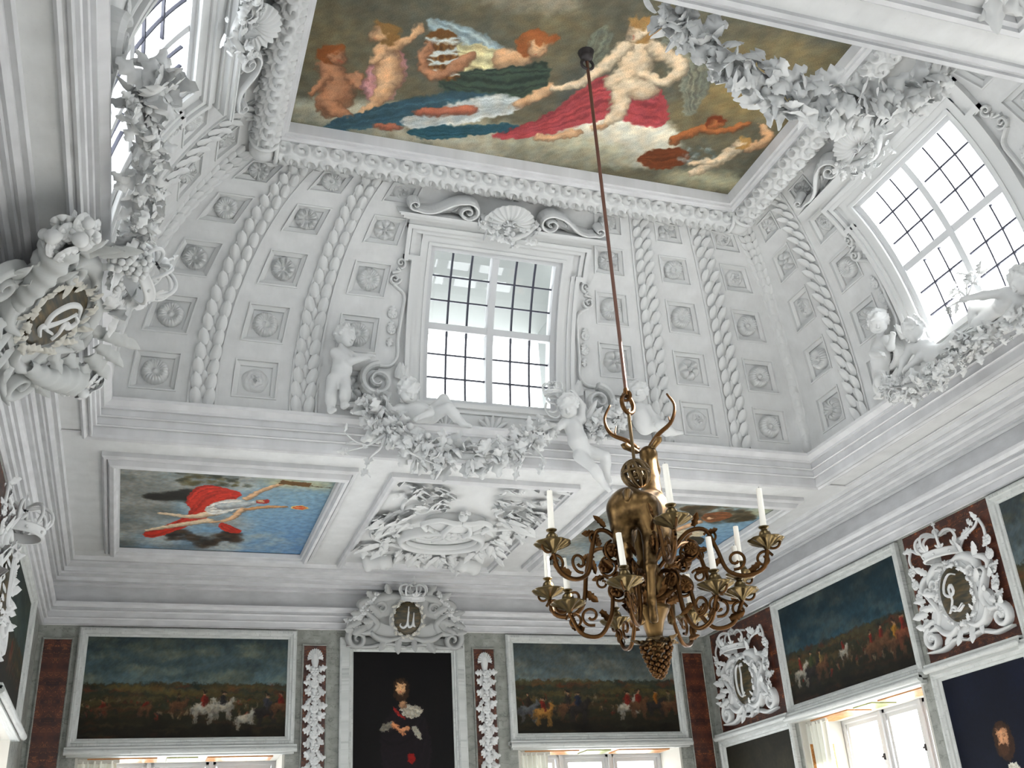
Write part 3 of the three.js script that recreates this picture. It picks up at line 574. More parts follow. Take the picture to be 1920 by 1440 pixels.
function capsule(px, py, pz, B) {                        // B = [ax,ay,az, bx,by,bz, ra, rb]
  const x = B[3] - B[0], y = B[4] - B[1], z = B[5] - B[2], l = x * x + y * y + z * z || 1e-9, t = clamp(((px - B[0]) * x + (py - B[1]) * y + (pz - B[2]) * z) / l);
  return hypot(px - B[0] - x * t, py - B[1] - y * t, pz - B[2] - z * t) - lerp(B[6], B[7], t);
}
function bodyMesh(bones, cell, k = 0.022) {
  const lo = [9, 9, 9], hi = [-9, -9, -9];
  for (const B of bones) for (let i = 0; i < 3; i++) { lo[i] = min(lo[i], B[i] - B[6], B[i + 3] - B[7]); hi[i] = max(hi[i], B[i] + B[6], B[i + 3] + B[7]); }
  for (let i = 0; i < 3; i++) { lo[i] -= 3 * cell; hi[i] += 3 * cell; }
  return surfaceNets((x, y, z) => { let d = 1; for (const B of bones) { const kk = B[8] || k; const mx = (B[0] + B[3]) / 2 - x, my = (B[1] + B[4]) / 2 - y, mz = (B[2] + B[5]) / 2 - z, R = hypot(B[3] - B[0], B[4] - B[1], B[5] - B[2]) / 2 + max(B[6], B[7]); const q = hypot(mx, my, mz) - R; if (q > d + kk) continue; d = smin(d, capsule(x, y, z, B), kk); } return d; }, lo, hi, cell);
}
const HEADGEO = (() => {                                 // a child's head, facing +Z, up +Y, about 0.23 tall
  const E = (x, y, z, cx, cy, cz, rx, ry, rz) => { const a = (x - cx) / rx, b = (y - cy) / ry, c = (z - cz) / rz, l = sqrt(a * a + b * b + c * c); return (l - 1) * min(rx, ry, rz); };
  const f = (x, y, z) => {
    const ax = abs(x);
    let d = E(x, y, z, 0, 0.02, -0.01, 0.092, 0.104, 0.104);
    d = smin(d, E(ax, y, z, 0.036, -0.04, 0.045, 0.046, 0.045, 0.045), 0.03);
    d = smin(d, E(x, y, z, 0, -0.072, 0.058, 0.028, 0.024, 0.026), 0.03);
    d = smin(d, E(ax, y, z, 0.034, 0.034, 0.078, 0.03, 0.012, 0.016), 0.02);
    d = max(d, -E(ax, y, z, 0.037, 0.01, 0.105, 0.021, 0.014, 0.018)); 
    d = smin(d, E(ax, y, z, 0.036, 0.009, 0.08, 0.016, 0.011, 0.012), 0.006);
    d = smin(d, capsule(x, y, z, [0, 0.022, 0.09, 0, -0.018, 0.108, 0.008, 0.014]), 0.012);
    d = smin(d, E(ax, y, z, 0.012, -0.021, 0.1, 0.008, 0.007, 0.009), 0.006);
    d = smin(d, E(x, y, z, 0, -0.046, 0.094, 0.02, 0.010, 0.010), 0.01);
    d = max(d, -E(x, y, z, 0, -0.045, 0.106, 0.021, 0.0035, 0.012));
    d = smin(d, E(ax, y, z, 0.096, -0.004, -0.002, 0.013, 0.03, 0.02), 0.012);
    const curl = 0.010 * (sin(x * 75 + 2 * sin(y * 50)) * sin(y * 70 + z * 20) + sin(z * 80 + x * 30));
    const hair = E(x, y, z, 0, 0.034, -0.026, 0.104, 0.108, 0.108) + curl, mask = -(y - 0.028 + (0.05 - z) * 0.55);
    d = smin(d, max(hair, mask * 0.9), 0.012);
    return d;
  };
  return surfaceNets(f, [-0.13, -0.12, -0.15], [0.13, 0.17, 0.14], 0.0058);
})();
function headAt(P, face, up) { const z = face.clone().normalize(), x = up.clone().cross(z).normalize(), y = z.clone().cross(x); return clean(HEADGEO).applyMatrix4(basis(P, x, y, z)); }
function putto(label, J, face, up, o = {}) {
  const B = [], K = o.k || 0.9, v = (n) => J[n], add = (a, b, ra, rb, k) => B.push([...a, ...b, ra * K, rb * K, k]);
  const mid = (a, b, t = 0.5) => a.map((q, i) => lerp(q, b[i], t));
  const chest = J.chest || mid(mid(v('shL'), v('shR')), J.navel || v('pelvis'), 0.35), nav = J.navel || mid(chest, v('pelvis'), 0.55);
  add(v('neck'), mid(v('neck'), v('head'), 0.6), 0.047, 0.045); add(chest, v('neck'), 0.085, 0.045);
  add(v('shL'), v('shR'), 0.06, 0.06); add(chest, nav, 0.10, 0.1, 0.04); add(nav, v('pelvis'), 0.104, 0.095, 0.04);
  const hand = (e, h) => {
    const d = V3(...h).sub(V3(...e)).normalize(), s = d.clone().cross(V3(0.3, 0.8, 0.52)).normalize(), n = s.clone().cross(d), q = V3(...h).addScaledVector(d, 0.035 * K);
    add(h, q.toArray(), 0.026, 0.026, 0.015);
    [-0.024, -0.008, 0.008, 0.023].forEach((w, i) => { const a = q.clone().addScaledVector(s, w * K), b = a.clone().addScaledVector(d, [0.022, 0.028, 0.026, 0.02][i] * K).addScaledVector(n, -0.006), c = b.clone().addScaledVector(d, 0.014 * K).addScaledVector(n, -0.016 * K); add(a.toArray(), b.toArray(), 0.0105, 0.01, 0.006); add(b.toArray(), c.toArray(), 0.01, 0.009, 0.004); });
    const a = V3(...h).addScaledVector(s, 0.024 * K), b = a.clone().addScaledVector(s, 0.02 * K).addScaledVector(d, 0.024 * K); add(a.toArray(), b.toArray(), 0.012, 0.01, 0.006);
  };
  for (const s of ['L', 'R']) if (J['el' + s]) { add(v('sh' + s), v('el' + s), 0.053, 0.042); add(v('el' + s), v('ha' + s), 0.044, 0.028); hand(v('el' + s), v('ha' + s)); }
  for (const s of ['A', 'B']) if (J['kn' + s]) {
    const hp = J['hip' + s] || mid(v('pelvis'), v('kn' + s), 0.12);
    add(hp, v('kn' + s), 0.082, 0.056, 0.02); add(v('kn' + s), mid(v('kn' + s), v('an' + s), 0.35), 0.056, 0.058); add(mid(v('kn' + s), v('an' + s), 0.35), v('an' + s), 0.058, 0.036);
    const d = V3(...(o.toe?.[s] || [0.3, -0.3, 0.9])).normalize(), t = V3(...v('an' + s)).addScaledVector(d, 0.085 * K).toArray(); add(v('an' + s), t, 0.036, 0.026, 0.02);
  }
  const g = merge([bodyMesh(B, 0.0115 * K), headAt(V3(...v('head')), face, up)]);
  const m = mesh('putto', g, M.plaster, scene); return tag(m, label, 'sculpture');
}
putto('white putto standing with both arms on a volute, beside the end window',
  { head: [-1.682, 6.72, 4.69], neck: [-1.7, 6.605, 4.645], shL: [-1.765, 6.545, 4.665], shR: [-1.63, 6.56, 4.62], elL: [-1.64, 6.42, 4.75], haL: [-1.50, 6.47, 4.745], elR: [-1.55, 6.5, 4.69], haR: [-1.45, 6.525, 4.71], navel: [-1.70, 6.37, 4.665], pelvis: [-1.725, 6.28, 4.63], hipA: [-1.775, 6.255, 4.64], hipB: [-1.68, 6.25, 4.65], knA: [-1.805, 6.08, 4.67], anA: [-1.79, 5.95, 4.60], knB: [-1.672, 6.10, 4.73], anB: [-1.668, 6.0, 4.62] },
  V3(0.75, -0.35, 0.6), V3(0.15, 1, -0.05));
putto('white putto lying on one elbow above the swag, beside the sill of the end window',
  { head: [-1.085, 6.10, 4.84], neck: [-1.055, 6.0, 4.75], shL: [-1.15, 5.955, 4.74], shR: [-0.935, 5.98, 4.76], elL: [-1.24, 5.91, 4.76], haL: [-1.29, 6.0, 4.80], elR: [-0.88, 5.88, 4.88], haR: [-1.0, 5.80, 4.93], navel: [-0.96, 5.92, 4.77], pelvis: [-0.82, 5.94, 4.70], knA: [-0.715, 6.08, 4.79], anA: [-0.62, 5.84, 4.86], knB: [-0.70, 5.94, 4.90], anB: [-0.565, 5.77, 4.91] },
  V3(0.3, -0.75, 0.65), V3(-0.05, 0.8, 0.3), { toe: { A: [0.7, -0.4, 0.5], B: [0.7, -0.4, 0.5] } });
const flyer = putto('white winged putto flying with one arm raised to a crown, below the end window',
  { head: [0.578, 6.08, 4.86], neck: [0.634, 5.99, 4.79], shL: [0.56, 5.94, 4.79], shR: [0.745, 5.995, 4.77], elR: [0.755, 6.14, 4.80], haR: [0.672, 6.25, 4.83], elL: [0.45, 5.86, 4.83], haL: [0.39, 5.79, 4.87], chest: [0.648, 5.88, 4.79], navel: [0.67, 5.74, 4.81], pelvis: [0.735, 5.64, 4.78], hipA: [0.69, 5.585, 4.79], hipB: [0.80, 5.645, 4.77], knA: [0.785, 5.42, 4.88], anA: [0.90, 5.28, 4.83], knB: [0.93, 5.57, 4.86], anB: [0.975, 5.40, 4.76] },
  V3(-0.5, -0.8, 0.7), V3(-0.35, 0.8, 0.4), { toe: { A: [0.5, -0.8, 0.1], B: [0.3, -0.9, 0.1] } });
{                                                        // wing of overlapping feathers behind the shoulder
  const w = part('wing', flyer), fe = leafGeo(0.26, 0.06, 0.1, 0, 0.3, 5);
  for (let r = 0; r < 3; r++) for (let k = 0; k < 6; k++) { const f = mesh('feather', fe, M.plaster, w); f.position.set(0.80 + k * 0.022, 6.0 - k * 0.02, 4.74 - r * 0.014); f.rotation.set(0.1, -0.3, -0.55 - k * 0.24); f.scale.setScalar((1 - r * 0.24) * (1 - 0.06 * k)); }
}
putto('white putto lying with legs outstretched, behind the chandelier rod',
  { head: [1.455, 6.39, 4.73], neck: [1.465, 6.28, 4.69], shL: [1.37, 6.215, 4.68], shR: [1.565, 6.235, 4.68], elL: [1.28, 6.10, 4.72], haL: [1.23, 6.01, 4.76], elR: [1.62, 6.12, 4.72], haR: [1.60, 6.03, 4.78], chest: [1.458, 6.16, 4.69], pelvis: [1.52, 6.03, 4.66], knA: [1.66, 6.02, 4.77], anA: [1.83, 5.97, 4.72], knB: [1.63, 6.06, 4.70], anB: [1.74, 5.96, 4.70] },
  V3(-0.5, -0.4, 0.8), V3(0, 1, 0.2), { toe: { A: [0.9, -0.1, 0.3], B: [0.9, -0.1, 0.3] } });
putto('white putto with arms round a volute, beside the slanting window',
  { head: [3.44, 6.63, 6.28], neck: [3.5, 6.53, 6.21], shL: [3.51, 6.50, 6.11], shR: [3.49, 6.44, 6.28], elL: [3.41, 6.36, 6.14], haL: [3.37, 6.26, 6.30], elR: [3.43, 6.30, 6.38], haR: [3.40, 6.36, 6.47], navel: [3.5, 6.30, 6.12], pelvis: [3.54, 6.20, 6.03], knA: [3.45, 6.08, 6.09], anA: [3.52, 5.99, 6.04], knB: [3.52, 6.07, 5.97], anB: [3.57, 5.99, 5.93] },
  V3(-0.6, -0.6, 0.5), V3(0.1, 1, 0.1), { toe: { A: [-0.9, -0.2, 0.2], B: [-0.9, -0.2, -0.1] } });
putto('white putto stretched out above the garland, under the slanting window',
  { head: [3.36, 6.24, 6.81], neck: [3.43, 6.15, 6.77], shL: [3.38, 6.12, 6.70], shR: [3.46, 6.09, 6.84], elL: [3.30, 6.01, 6.66], haL: [3.32, 5.93, 6.55], elR: [3.34, 5.95, 6.80], haR: [3.28, 5.90, 6.70], chest: [3.44, 6.05, 6.79], navel: [3.46, 5.97, 6.86], pelvis: [3.50, 5.95, 6.97], knA: [3.42, 5.96, 7.22], anA: [3.48, 5.84, 7.36], knB: [3.36, 5.87, 7.20], anB: [3.42, 5.74, 7.34] },
  V3(-0.5, -0.5, -0.7), V3(0, 1, -0.1), { toe: { A: [-0.3, -0.3, 0.9], B: [-0.3, -0.3, 0.9] } });
putto('white putto reaching out with a leafy branch, across the pane of the slanting window',
  { head: [3.38, 6.0, 8.12], neck: [3.44, 5.99, 8.0], shL: [3.43, 6.03, 7.90], shR: [3.45, 5.90, 7.98], elL: [3.36, 6.10, 7.72], haL: [3.33, 6.16, 7.56], elR: [3.36, 5.80, 7.93], haR: [3.31, 5.76, 7.83], chest: [3.5, 6.0, 7.86], navel: [3.53, 6.03, 7.76], pelvis: [3.56, 6.05, 7.66], knA: [3.48, 6.13, 7.46], anA: [3.54, 6.0, 7.32], knB: [3.48, 5.98, 7.44], anB: [3.53, 5.86, 7.32] },
  V3(-0.6, -0.5, -0.5), V3(0, 1, 0), { toe: { A: [-0.4, -0.3, -0.8], B: [-0.4, -0.3, -0.8] } });
// ---------------------------------------------------------------- crowns
function crownInto(root, R, mat = M.plaster, open = false, withCross = true) {      // stands on y = 0, axis Y
  mesh('band', lathe([[R * 0.93, 0], [R * 1.02, 0], [R * 1.05, R * 0.08], [R * 1.0, R * 0.1], [R * 1.0, R * 0.3], [R * 1.06, R * 0.34], [R * 1.04, R * 0.42], [R * 0.95, R * 0.42], [R * 0.93, 0]], 32), mat, root);
  const fl = merge([at(leafGeo(0.55, 0.3, 0.15, 0, 0.3), 0, 0, 0), at(leafGeo(0.4, 0.2, 0.2, 0, 0.3), -0.06, 0.05, 0, 0, 0, 0.8), at(leafGeo(0.4, 0.2, 0.2, 0, 0.3), 0.06, 0.05, 0, 0, 0, -0.8)]);
  for (let k = 0; k < 8; k++) { const a = k * PI / 4, f = mesh('fleuron', fl, mat, root); f.position.set(R * sin(a), R * 0.4, R * cos(a)); f.rotation.set(0.12, a, 0, 'YXZ'); f.scale.setScalar(R * (k % 2 ? 0.62 : 0.95)); }
  for (let k = 0; k < 8; k++) { const a = k * PI / 4 + PI / 8, j = mesh('jewel', new THREE.SphereGeometry(R * 0.07, 7, 5), mat, root); j.position.set(R * 1.02 * sin(a), R * 0.2, R * 1.02 * cos(a)); }
  if (!open) {
    for (let k = 0; k < 8; k++) { const a = k * PI / 4, pr = [[1.0, 0.45], [1.2, 0.8], [1.08, 1.2], [0.65, 1.36], [0.15, 1.22]].map(([r, y]) => [R * r * sin(a), R * y, R * r * cos(a)]); mesh('arch', tube(pr, R * 0.075, 14, 6), mat, root); }
  }
  const top = open ? R * 0.9 : R * 1.24;
  const orb = mesh('orb', new THREE.SphereGeometry(R * 0.2, 14, 10).translate(0, top + R * 0.18, 0), mat, root);
  if (withCross) mesh('cross', merge([box(R * 0.07, R * 0.42, R * 0.06, 0, top + R * 0.56, 0), box(R * 0.26, R * 0.07, R * 0.06, 0, top + R * 0.6, 0)]), mat, orb);
}
{
  const c = thing('crown', 'small openwork white crown held up before the end window', 'crown', [0.445, 6.235, 4.80]); crownInto(c, 0.092); c.rotation.set(0.15, 0, 0.05);
  const s = mesh('royal_cipher', merge([tube([[0.07, 0.10, 0], [0.0, 0.135, 0], [-0.06, 0.10, 0], [-0.03, 0.055, 0], [0.04, 0.03, 0], [0.05, -0.02, 0], [0.0, -0.05, 0], [-0.05, -0.04, 0]], 0.011, 40, 7), tube([[0.075, 0.02, 0.01], [0.085, -0.06, 0.01], [0.03, -0.115, 0.01], [-0.05, -0.10, 0.01], [-0.085, -0.03, 0.01], [-0.07, 0.04, 0.01]], 0.011, 36, 7), box(0.1, 0.016, 0.016, 0.02, 0.105, 0)]), M.plaster, scene);
  s.position.set(0.436, 6.10, 4.79); tag(s, 'white openwork cipher like an S under the small crown', 'cipher');
}
// ---------------------------------------------------------------- garlands round the well
reseed(91);
{
  const g = thing('oak_garland', 'thick white oak leaf garland slung below the end window', 'garland'), out = V3(0, -0.35, 1).normalize();
  garland(g, [[-1.38, 6.10, 4.70], [-1.37, 5.84, 4.76], [-1.24, 5.66, 4.80], [-0.92, 5.51, 4.86], [-0.5, 5.44, 4.91], [-0.15, 5.52, 4.93], [0.12, 5.68, 4.90], [0.36, 5.88, 4.84]], 240, 0.115, out, { size: 0.86, leaf: 0.93, wild: 0.7, profile: (t) => 0.45 + 0.75 * sin(PI * clamp(0.15 + t * 0.85)) });
  twig(g, [[-1.32, 5.62, 4.86], [-1.5, 5.48, 4.90], [-1.68, 5.40, 4.93]], 0.016, 3);
  twig(g, [[-1.32, 5.60, 4.86], [-1.38, 5.45, 4.92], [-1.48, 5.34, 4.95], [-1.52, 5.22, 4.96]], 0.016, 3);
  twig(g, [[-1.2, 5.60, 4.88], [-1.12, 5.44, 4.94], [-1.0, 5.36, 4.97], [-0.88, 5.31, 4.98]], 0.015, 4);
  twig(g, [[-1.5, 5.48, 4.9], [-1.62, 5.50, 4.93], [-1.72, 5.58, 4.94]], 0.012, 2);
  twig(g, [[-0.1, 5.52, 4.95], [-0.02, 5.38, 5.0], [-0.08, 5.28, 5.02]], 0.013, 4);
  twig(g, [[0.1, 5.6, 4.95], [0.2, 5.45, 5.0], [0.18, 5.36, 5.02]], 0.013, 3);
}
{
  const g = thing('oak_garland', 'white oak leaf bunch hanging behind the flying putto', 'garland');
  garland(g, [[0.80, 5.86, 4.70], [0.92, 5.92, 4.72], [1.06, 6.02, 4.74], [1.2, 6.12, 4.72], [1.3, 6.22, 4.68]], 110, 0.12, V3(0, -0.2, 1).normalize(), { size: 0.72, leaf: 0.92 });
}
{
  const g = thing('flower_garland', 'white flower garland with looped ribbons under the slanting window', 'garland'), out = V3(-1, -0.35, 0).normalize();
  garland(g, [[3.42, 6.0, 6.22], [3.36, 5.84, 6.36], [3.32, 5.74, 6.6], [3.32, 5.68, 6.9], [3.34, 5.70, 7.15], [3.36, 5.76, 7.4], [3.36, 5.72, 7.7], [3.36, 5.68, 8.1], [3.36, 5.72, 8.4]], 240, 0.12, out, { size: 0.68, leaf: 0.66 });
  for (const [y, z, r] of [[5.72, 6.5, 0.1], [5.62, 6.9, 0.11], [5.6, 7.02, 0.09], [5.63, 7.15, 0.1]]) { const t = mesh('ribbon_loop', new THREE.TorusGeometry(r, 0.008, 6, 24), M.plaster, g); t.position.set(3.27, y, z); t.rotation.set(0.4, PI / 2 + 0.3, 0); t.scale.set(1, 0.6, 1); }
  for (const [a, b] of [[[3.33, 6.16, 7.56], [3.36, 6.34, 7.42]], [[3.33, 6.16, 7.56], [3.36, 6.38, 7.6]], [[3.33, 6.14, 7.54], [3.36, 6.22, 7.3]], [[3.33, 6.16, 7.56], [3.34, 6.3, 7.75]]]) twig(g, [a, a.map((q, i) => lerp(q, b[i], 0.5) + (i === 1 ? 0.02 : 0)), b], 0.012, 5);
}
{
  const g = thing('oak_garland', 'heavy white leaf garland hanging over the well edge against the painted ceiling', 'garland'), out = V3(0, -1, 0.15).normalize();
  const zg = 10.24;
  garland(g, [[-1.02, 5.78, zg], [-0.86, 5.70, zg - 0.02], [-0.66, 5.58, zg - 0.04], [-0.44, 5.48, zg - 0.06], [-0.22, 5.42, zg - 0.06], [0.05, 5.42, zg - 0.06], [0.3, 5.48, zg - 0.04], [0.55, 5.58, zg], [0.72, 5.72, zg]], 230, 0.10, out, { size: 0.86, leaf: 0.94, hang: 0.3 });
}
{
  const g = thing('flower_garland', 'white flower and leaf garland climbing beside the window over the crowned cartouche', 'garland'), out = V3(1, -0.3, 0.15).normalize();
  const xg = -3.6;
  garland(g, [[xg - 0.05, 5.98, 8.62], [xg, 5.94, 8.4], [xg + 0.02, 5.93, 8.15], [xg + 0.02, 5.90, 7.9], [xg + 0.0, 5.86, 7.6], [xg - 0.02, 5.86, 7.35], [xg - 0.04, 5.9, 7.2]], 190, 0.11, out, { size: 0.74, leaf: 0.72 });
  garland(g, [[xg - 0.02, 5.98, 8.62], [xg + 0.04, 6.12, 8.62], [xg + 0.06, 6.2, 8.5]], 40, 0.12, out, { size: 1.1, leaf: 0.85 });
}
// ================================================================ PAINTED CANVASES
function canvasTex(w, h, draw, soft = 1, gain = 1) {
  const c = document.createElement('canvas'); c.width = w; c.height = h; const x = c.getContext('2d'); draw(x, w, h);
  const im = x.getImageData(0, 0, w, h), src = im.data, d = new Uint8Array(w * h * 4), sc = w / 1000;
  // brush: soften edges, drag the paint a little, then weave and craquelure grain
  const bl = new Float32Array(w * h * 3), R = max(1, Math.round(2.2 * sc * soft));
  for (let y = 0; y < h; y++) for (let xx = 0; xx < w; xx++) { let r = 0, g = 0, b = 0, n = 0; for (const [dx, dy] of [[0, 0], [R, 0], [-R, 0], [0, R], [0, -R], [R, R], [-R, -R], [R, -R], [-R, R]]) { const px = clamp(xx + dx, 0, w - 1), py = clamp(y + dy, 0, h - 1), k = (py * w + px) * 4; r += src[k]; g += src[k + 1]; b += src[k + 2]; n++; } const k = (y * w + xx) * 3; bl[k] = r / n; bl[k + 1] = g / n; bl[k + 2] = b / n; }
  for (let y = 0; y < h; y++) for (let xx = 0; xx < w; xx++) {
    const u = xx / sc, v = y / sc, wx = 5 * soft * sc * noise2(u * 0.02, v * 0.02) + 3.5 * soft * sc * noise2(u * 0.07, v * 0.05 + 9), wy = 5 * soft * sc * noise2(u * 0.02 + 40, v * 0.02) + 3 * soft * sc * noise2(u * 0.06 + 9, v * 0.06);
    const q = (clamp(Math.round(y + wy), 0, h - 1) * w + clamp(Math.round(xx + wx), 0, w - 1)) * 3, k = (y * w + xx) * 4;
    const n = gain * (1 + 0.10 * noise2(u * 0.3, v * 0.3) + 0.05 * noise2(u * 0.05 + v * 0.03, v * 0.04) + 0.08 * noise2(u * 0.018, v * 0.018 + 50)), wm = 0.03 * noise2(u * 0.03 + 7, v * 0.03);
    d[k] = clamp(bl[q] * n * (1 + wm), 0, 255); d[k + 1] = clamp(bl[q + 1] * n, 0, 255); d[k + 2] = clamp(bl[q + 2] * n * (1 - wm), 0, 255); d[k + 3] = 255;
  }
  const px = new Uint8Array(w * h * 4); for (let y = 0; y < h; y++) px.set(d.subarray(y * w * 4, (y + 1) * w * 4), (h - 1 - y) * w * 4);
  const t = new THREE.DataTexture(px, w, h); t.magFilter = THREE.LinearFilter; t.minFilter = THREE.LinearMipmapLinearFilter; t.generateMipmaps = true; t.colorSpace = THREE.SRGBColorSpace; t.needsUpdate = true; return t;
}
const rgb = (c, a = 1) => `rgba(${c.map((q) => Math.round(clamp(q, 0, 255))).join(',')},${a})`;
const tint = (c, k) => c.map((q) => q * k);
const mixc = (a, b, t) => a.map((q, i) => lerp(q, b[i], t));
function puff(x, cx, cy, r, c, a) { const g = x.createRadialGradient(cx, cy, 0, cx, cy, r); g.addColorStop(0, rgb(c, a)); g.addColorStop(0.55, rgb(c, a * 0.6)); g.addColorStop(1, rgb(c, 0)); x.fillStyle = g; x.beginPath(); x.arc(cx, cy, r, 0, 7); x.fill(); }
function limb(x, pts, w, c0) {
  const c = mixc(c0, [150, 132, 108], 0.12);                             // rounded, modelled limb along points
  const cv = new THREE.CatmullRomCurve3(pts.map((p) => V3(p[0], p[1], 0))), n = 30, tmp = [];
  for (let i = 0; i <= n; i++) { const t = i / n, p = cv.getPoint(t), k = t * (w.length - 1), j = min(w.length - 2, floor(k)); tmp.push([p.x, p.y, lerp(w[j], w[j + 1], k - j)]); }
  for (const [k, off, s] of [[0.55, 0.10, 1], [0.76, 0.02, 0.92], [0.9, -0.08, 0.78], [1.0, -0.16, 0.56], [1.1, -0.24, 0.32]]) { x.fillStyle = rgb(tint(c, k), k > 1.05 ? 0.5 : 0.75); x.beginPath(); for (const [px, py, r] of tmp) { x.moveTo(px + r * s, py); x.arc(px + off * r, py + off * r * 1.3, r * s, 0, 7); } x.fill(); }
}
function drape(x, pts, c, folds = 9) {                    // closed cloth outline with soft folds running along it
  x.save(); x.beginPath(); const n = pts.length; const m = (i) => [(pts[i % n][0] + pts[(i + 1) % n][0]) / 2, (pts[i % n][1] + pts[(i + 1) % n][1]) / 2]; x.moveTo(...m(0)); for (let i = 1; i <= n; i++) x.quadraticCurveTo(pts[i % n][0], pts[i % n][1], ...m(i)); x.closePath(); x.fillStyle = rgb(c); x.fill(); x.clip();
  const h = floor(n / 2);
  for (let k = 0; k < folds; k++) { const t = (k + rnd()) / folds, a = [], L = []; for (let i = 0; i <= h; i++) { const p = pts[i], q = pts[(n - i) % n]; L.push([lerp(p[0], q[0], t), lerp(p[1], q[1], t)]); } x.lineWidth = rr(0.02, 0.06) * hypot(pts[0][0] - pts[h][0], pts[0][1] - pts[h][1]); x.lineCap = 'round'; x.strokeStyle = rgb(tint(c, k % 2 ? 1.45 : 0.5), 0.33); x.beginPath(); x.moveTo(...L[0]); for (let i = 1; i < L.length; i++) { const p = L[i - 1], q = L[i]; x.quadraticCurveTo(...p, (p[0] + q[0]) / 2, (p[1] + q[1]) / 2); } x.stroke(); }
  x.restore();
}
function face(x, cx, cy, r, c, hair, dir, tilt = 0) {
  x.save(); x.translate(cx, cy); x.rotate(tilt); x.scale(dir, 1);
  x.fillStyle = rgb(hair); x.beginPath(); x.ellipse(-r * 0.25, -r * 0.2, r * 1.1, r * 1.15, 0, 0, 7); x.fill();
  limb(x, [[0.1 * r, -0.1 * r], [0.2 * r, 0.3 * r]], [r * 0.78, r * 0.62], c);
  x.fillStyle = rgb(tint(c, 0.5), 0.6); for (const [a, b, w] of [[0.45, -0.05, 0.13], [0.05, -0.03, 0.13]]) { x.beginPath(); x.ellipse(a * r, b * r, w * r, 0.07 * r, 0, 0, 7); x.fill(); }
  x.strokeStyle = rgb(tint(c, 0.6), 0.7); x.lineWidth = r * 0.08; x.beginPath(); x.moveTo(0.35 * r, 0); x.lineTo(0.48 * r, 0.28 * r); x.lineTo(0.32 * r, 0.32 * r); x.stroke();
  x.fillStyle = rgb([150, 60, 45], 0.8); x.beginPath(); x.ellipse(0.3 * r, 0.52 * r, 0.16 * r, 0.06 * r, 0, 0, 7); x.fill();
  x.fillStyle = rgb(hair, 0.9); for (let k = 0; k < 9; k++) { x.beginPath(); x.arc(-r * 0.9 + r * 0.2 * k, -r * (0.75 + 0.25 * sin(k)), r * 0.28, 0, 7); x.fill(); }
  x.restore();
}
function frontFace(x, cx, cy, r, c, hair) {
  x.fillStyle = rgb(hair); x.beginPath(); x.ellipse(cx + 0.05 * r, cy + 0.25 * r, 0.95 * r, 1.45 * r, 0, 0, 7); x.fill();
  const g = x.createRadialGradient(cx - 0.22 * r, cy - 0.2 * r, 0.1 * r, cx, cy, 1.1 * r); g.addColorStop(0, rgb(tint(c, 1.08))); g.addColorStop(0.6, rgb(tint(c, 0.8))); g.addColorStop(1, rgb(tint(c, 0.3))); x.fillStyle = g; x.beginPath(); x.ellipse(cx, cy, 0.62 * r, 0.95 * r, 0, 0, 7); x.fill();
  x.fillStyle = rgb(tint(c, 0.35), 0.75); for (const s of [-0.3, 0.22]) { x.beginPath(); x.ellipse(cx + s * r, cy - 0.1 * r, 0.13 * r, 0.06 * r, 0, 0, 7); x.fill(); x.fillRect(cx + (s - 0.17) * r, cy - 0.28 * r, 0.32 * r, 0.05 * r); }
  x.fillStyle = rgb(tint(c, 0.6), 0.7); x.beginPath(); x.moveTo(cx - 0.02 * r, cy - 0.08 * r); x.lineTo(cx + 0.12 * r, cy + 0.3 * r); x.lineTo(cx - 0.1 * r, cy + 0.3 * r); x.fill();
  x.fillStyle = rgb([146, 60, 46], 0.8); x.beginPath(); x.ellipse(cx - 0.03 * r, cy + 0.5 * r, 0.18 * r, 0.07 * r, 0, 0, 7); x.fill();
  x.fillStyle = rgb(hair, 0.85); x.beginPath(); x.ellipse(cx, cy - 0.85 * r, 0.6 * r, 0.3 * r, 0, 0, 7); x.fill(); for (const s of [-1, 1]) { x.beginPath(); x.ellipse(cx + s * 0.72 * r, cy + 0.2 * r, 0.22 * r, 1.05 * r, 0, 0, 7); x.fill(); }
}
const FLESH = [205, 160, 120], PALE = [212, 190, 158], RUDDY = [168, 116, 84];
reseed(311);
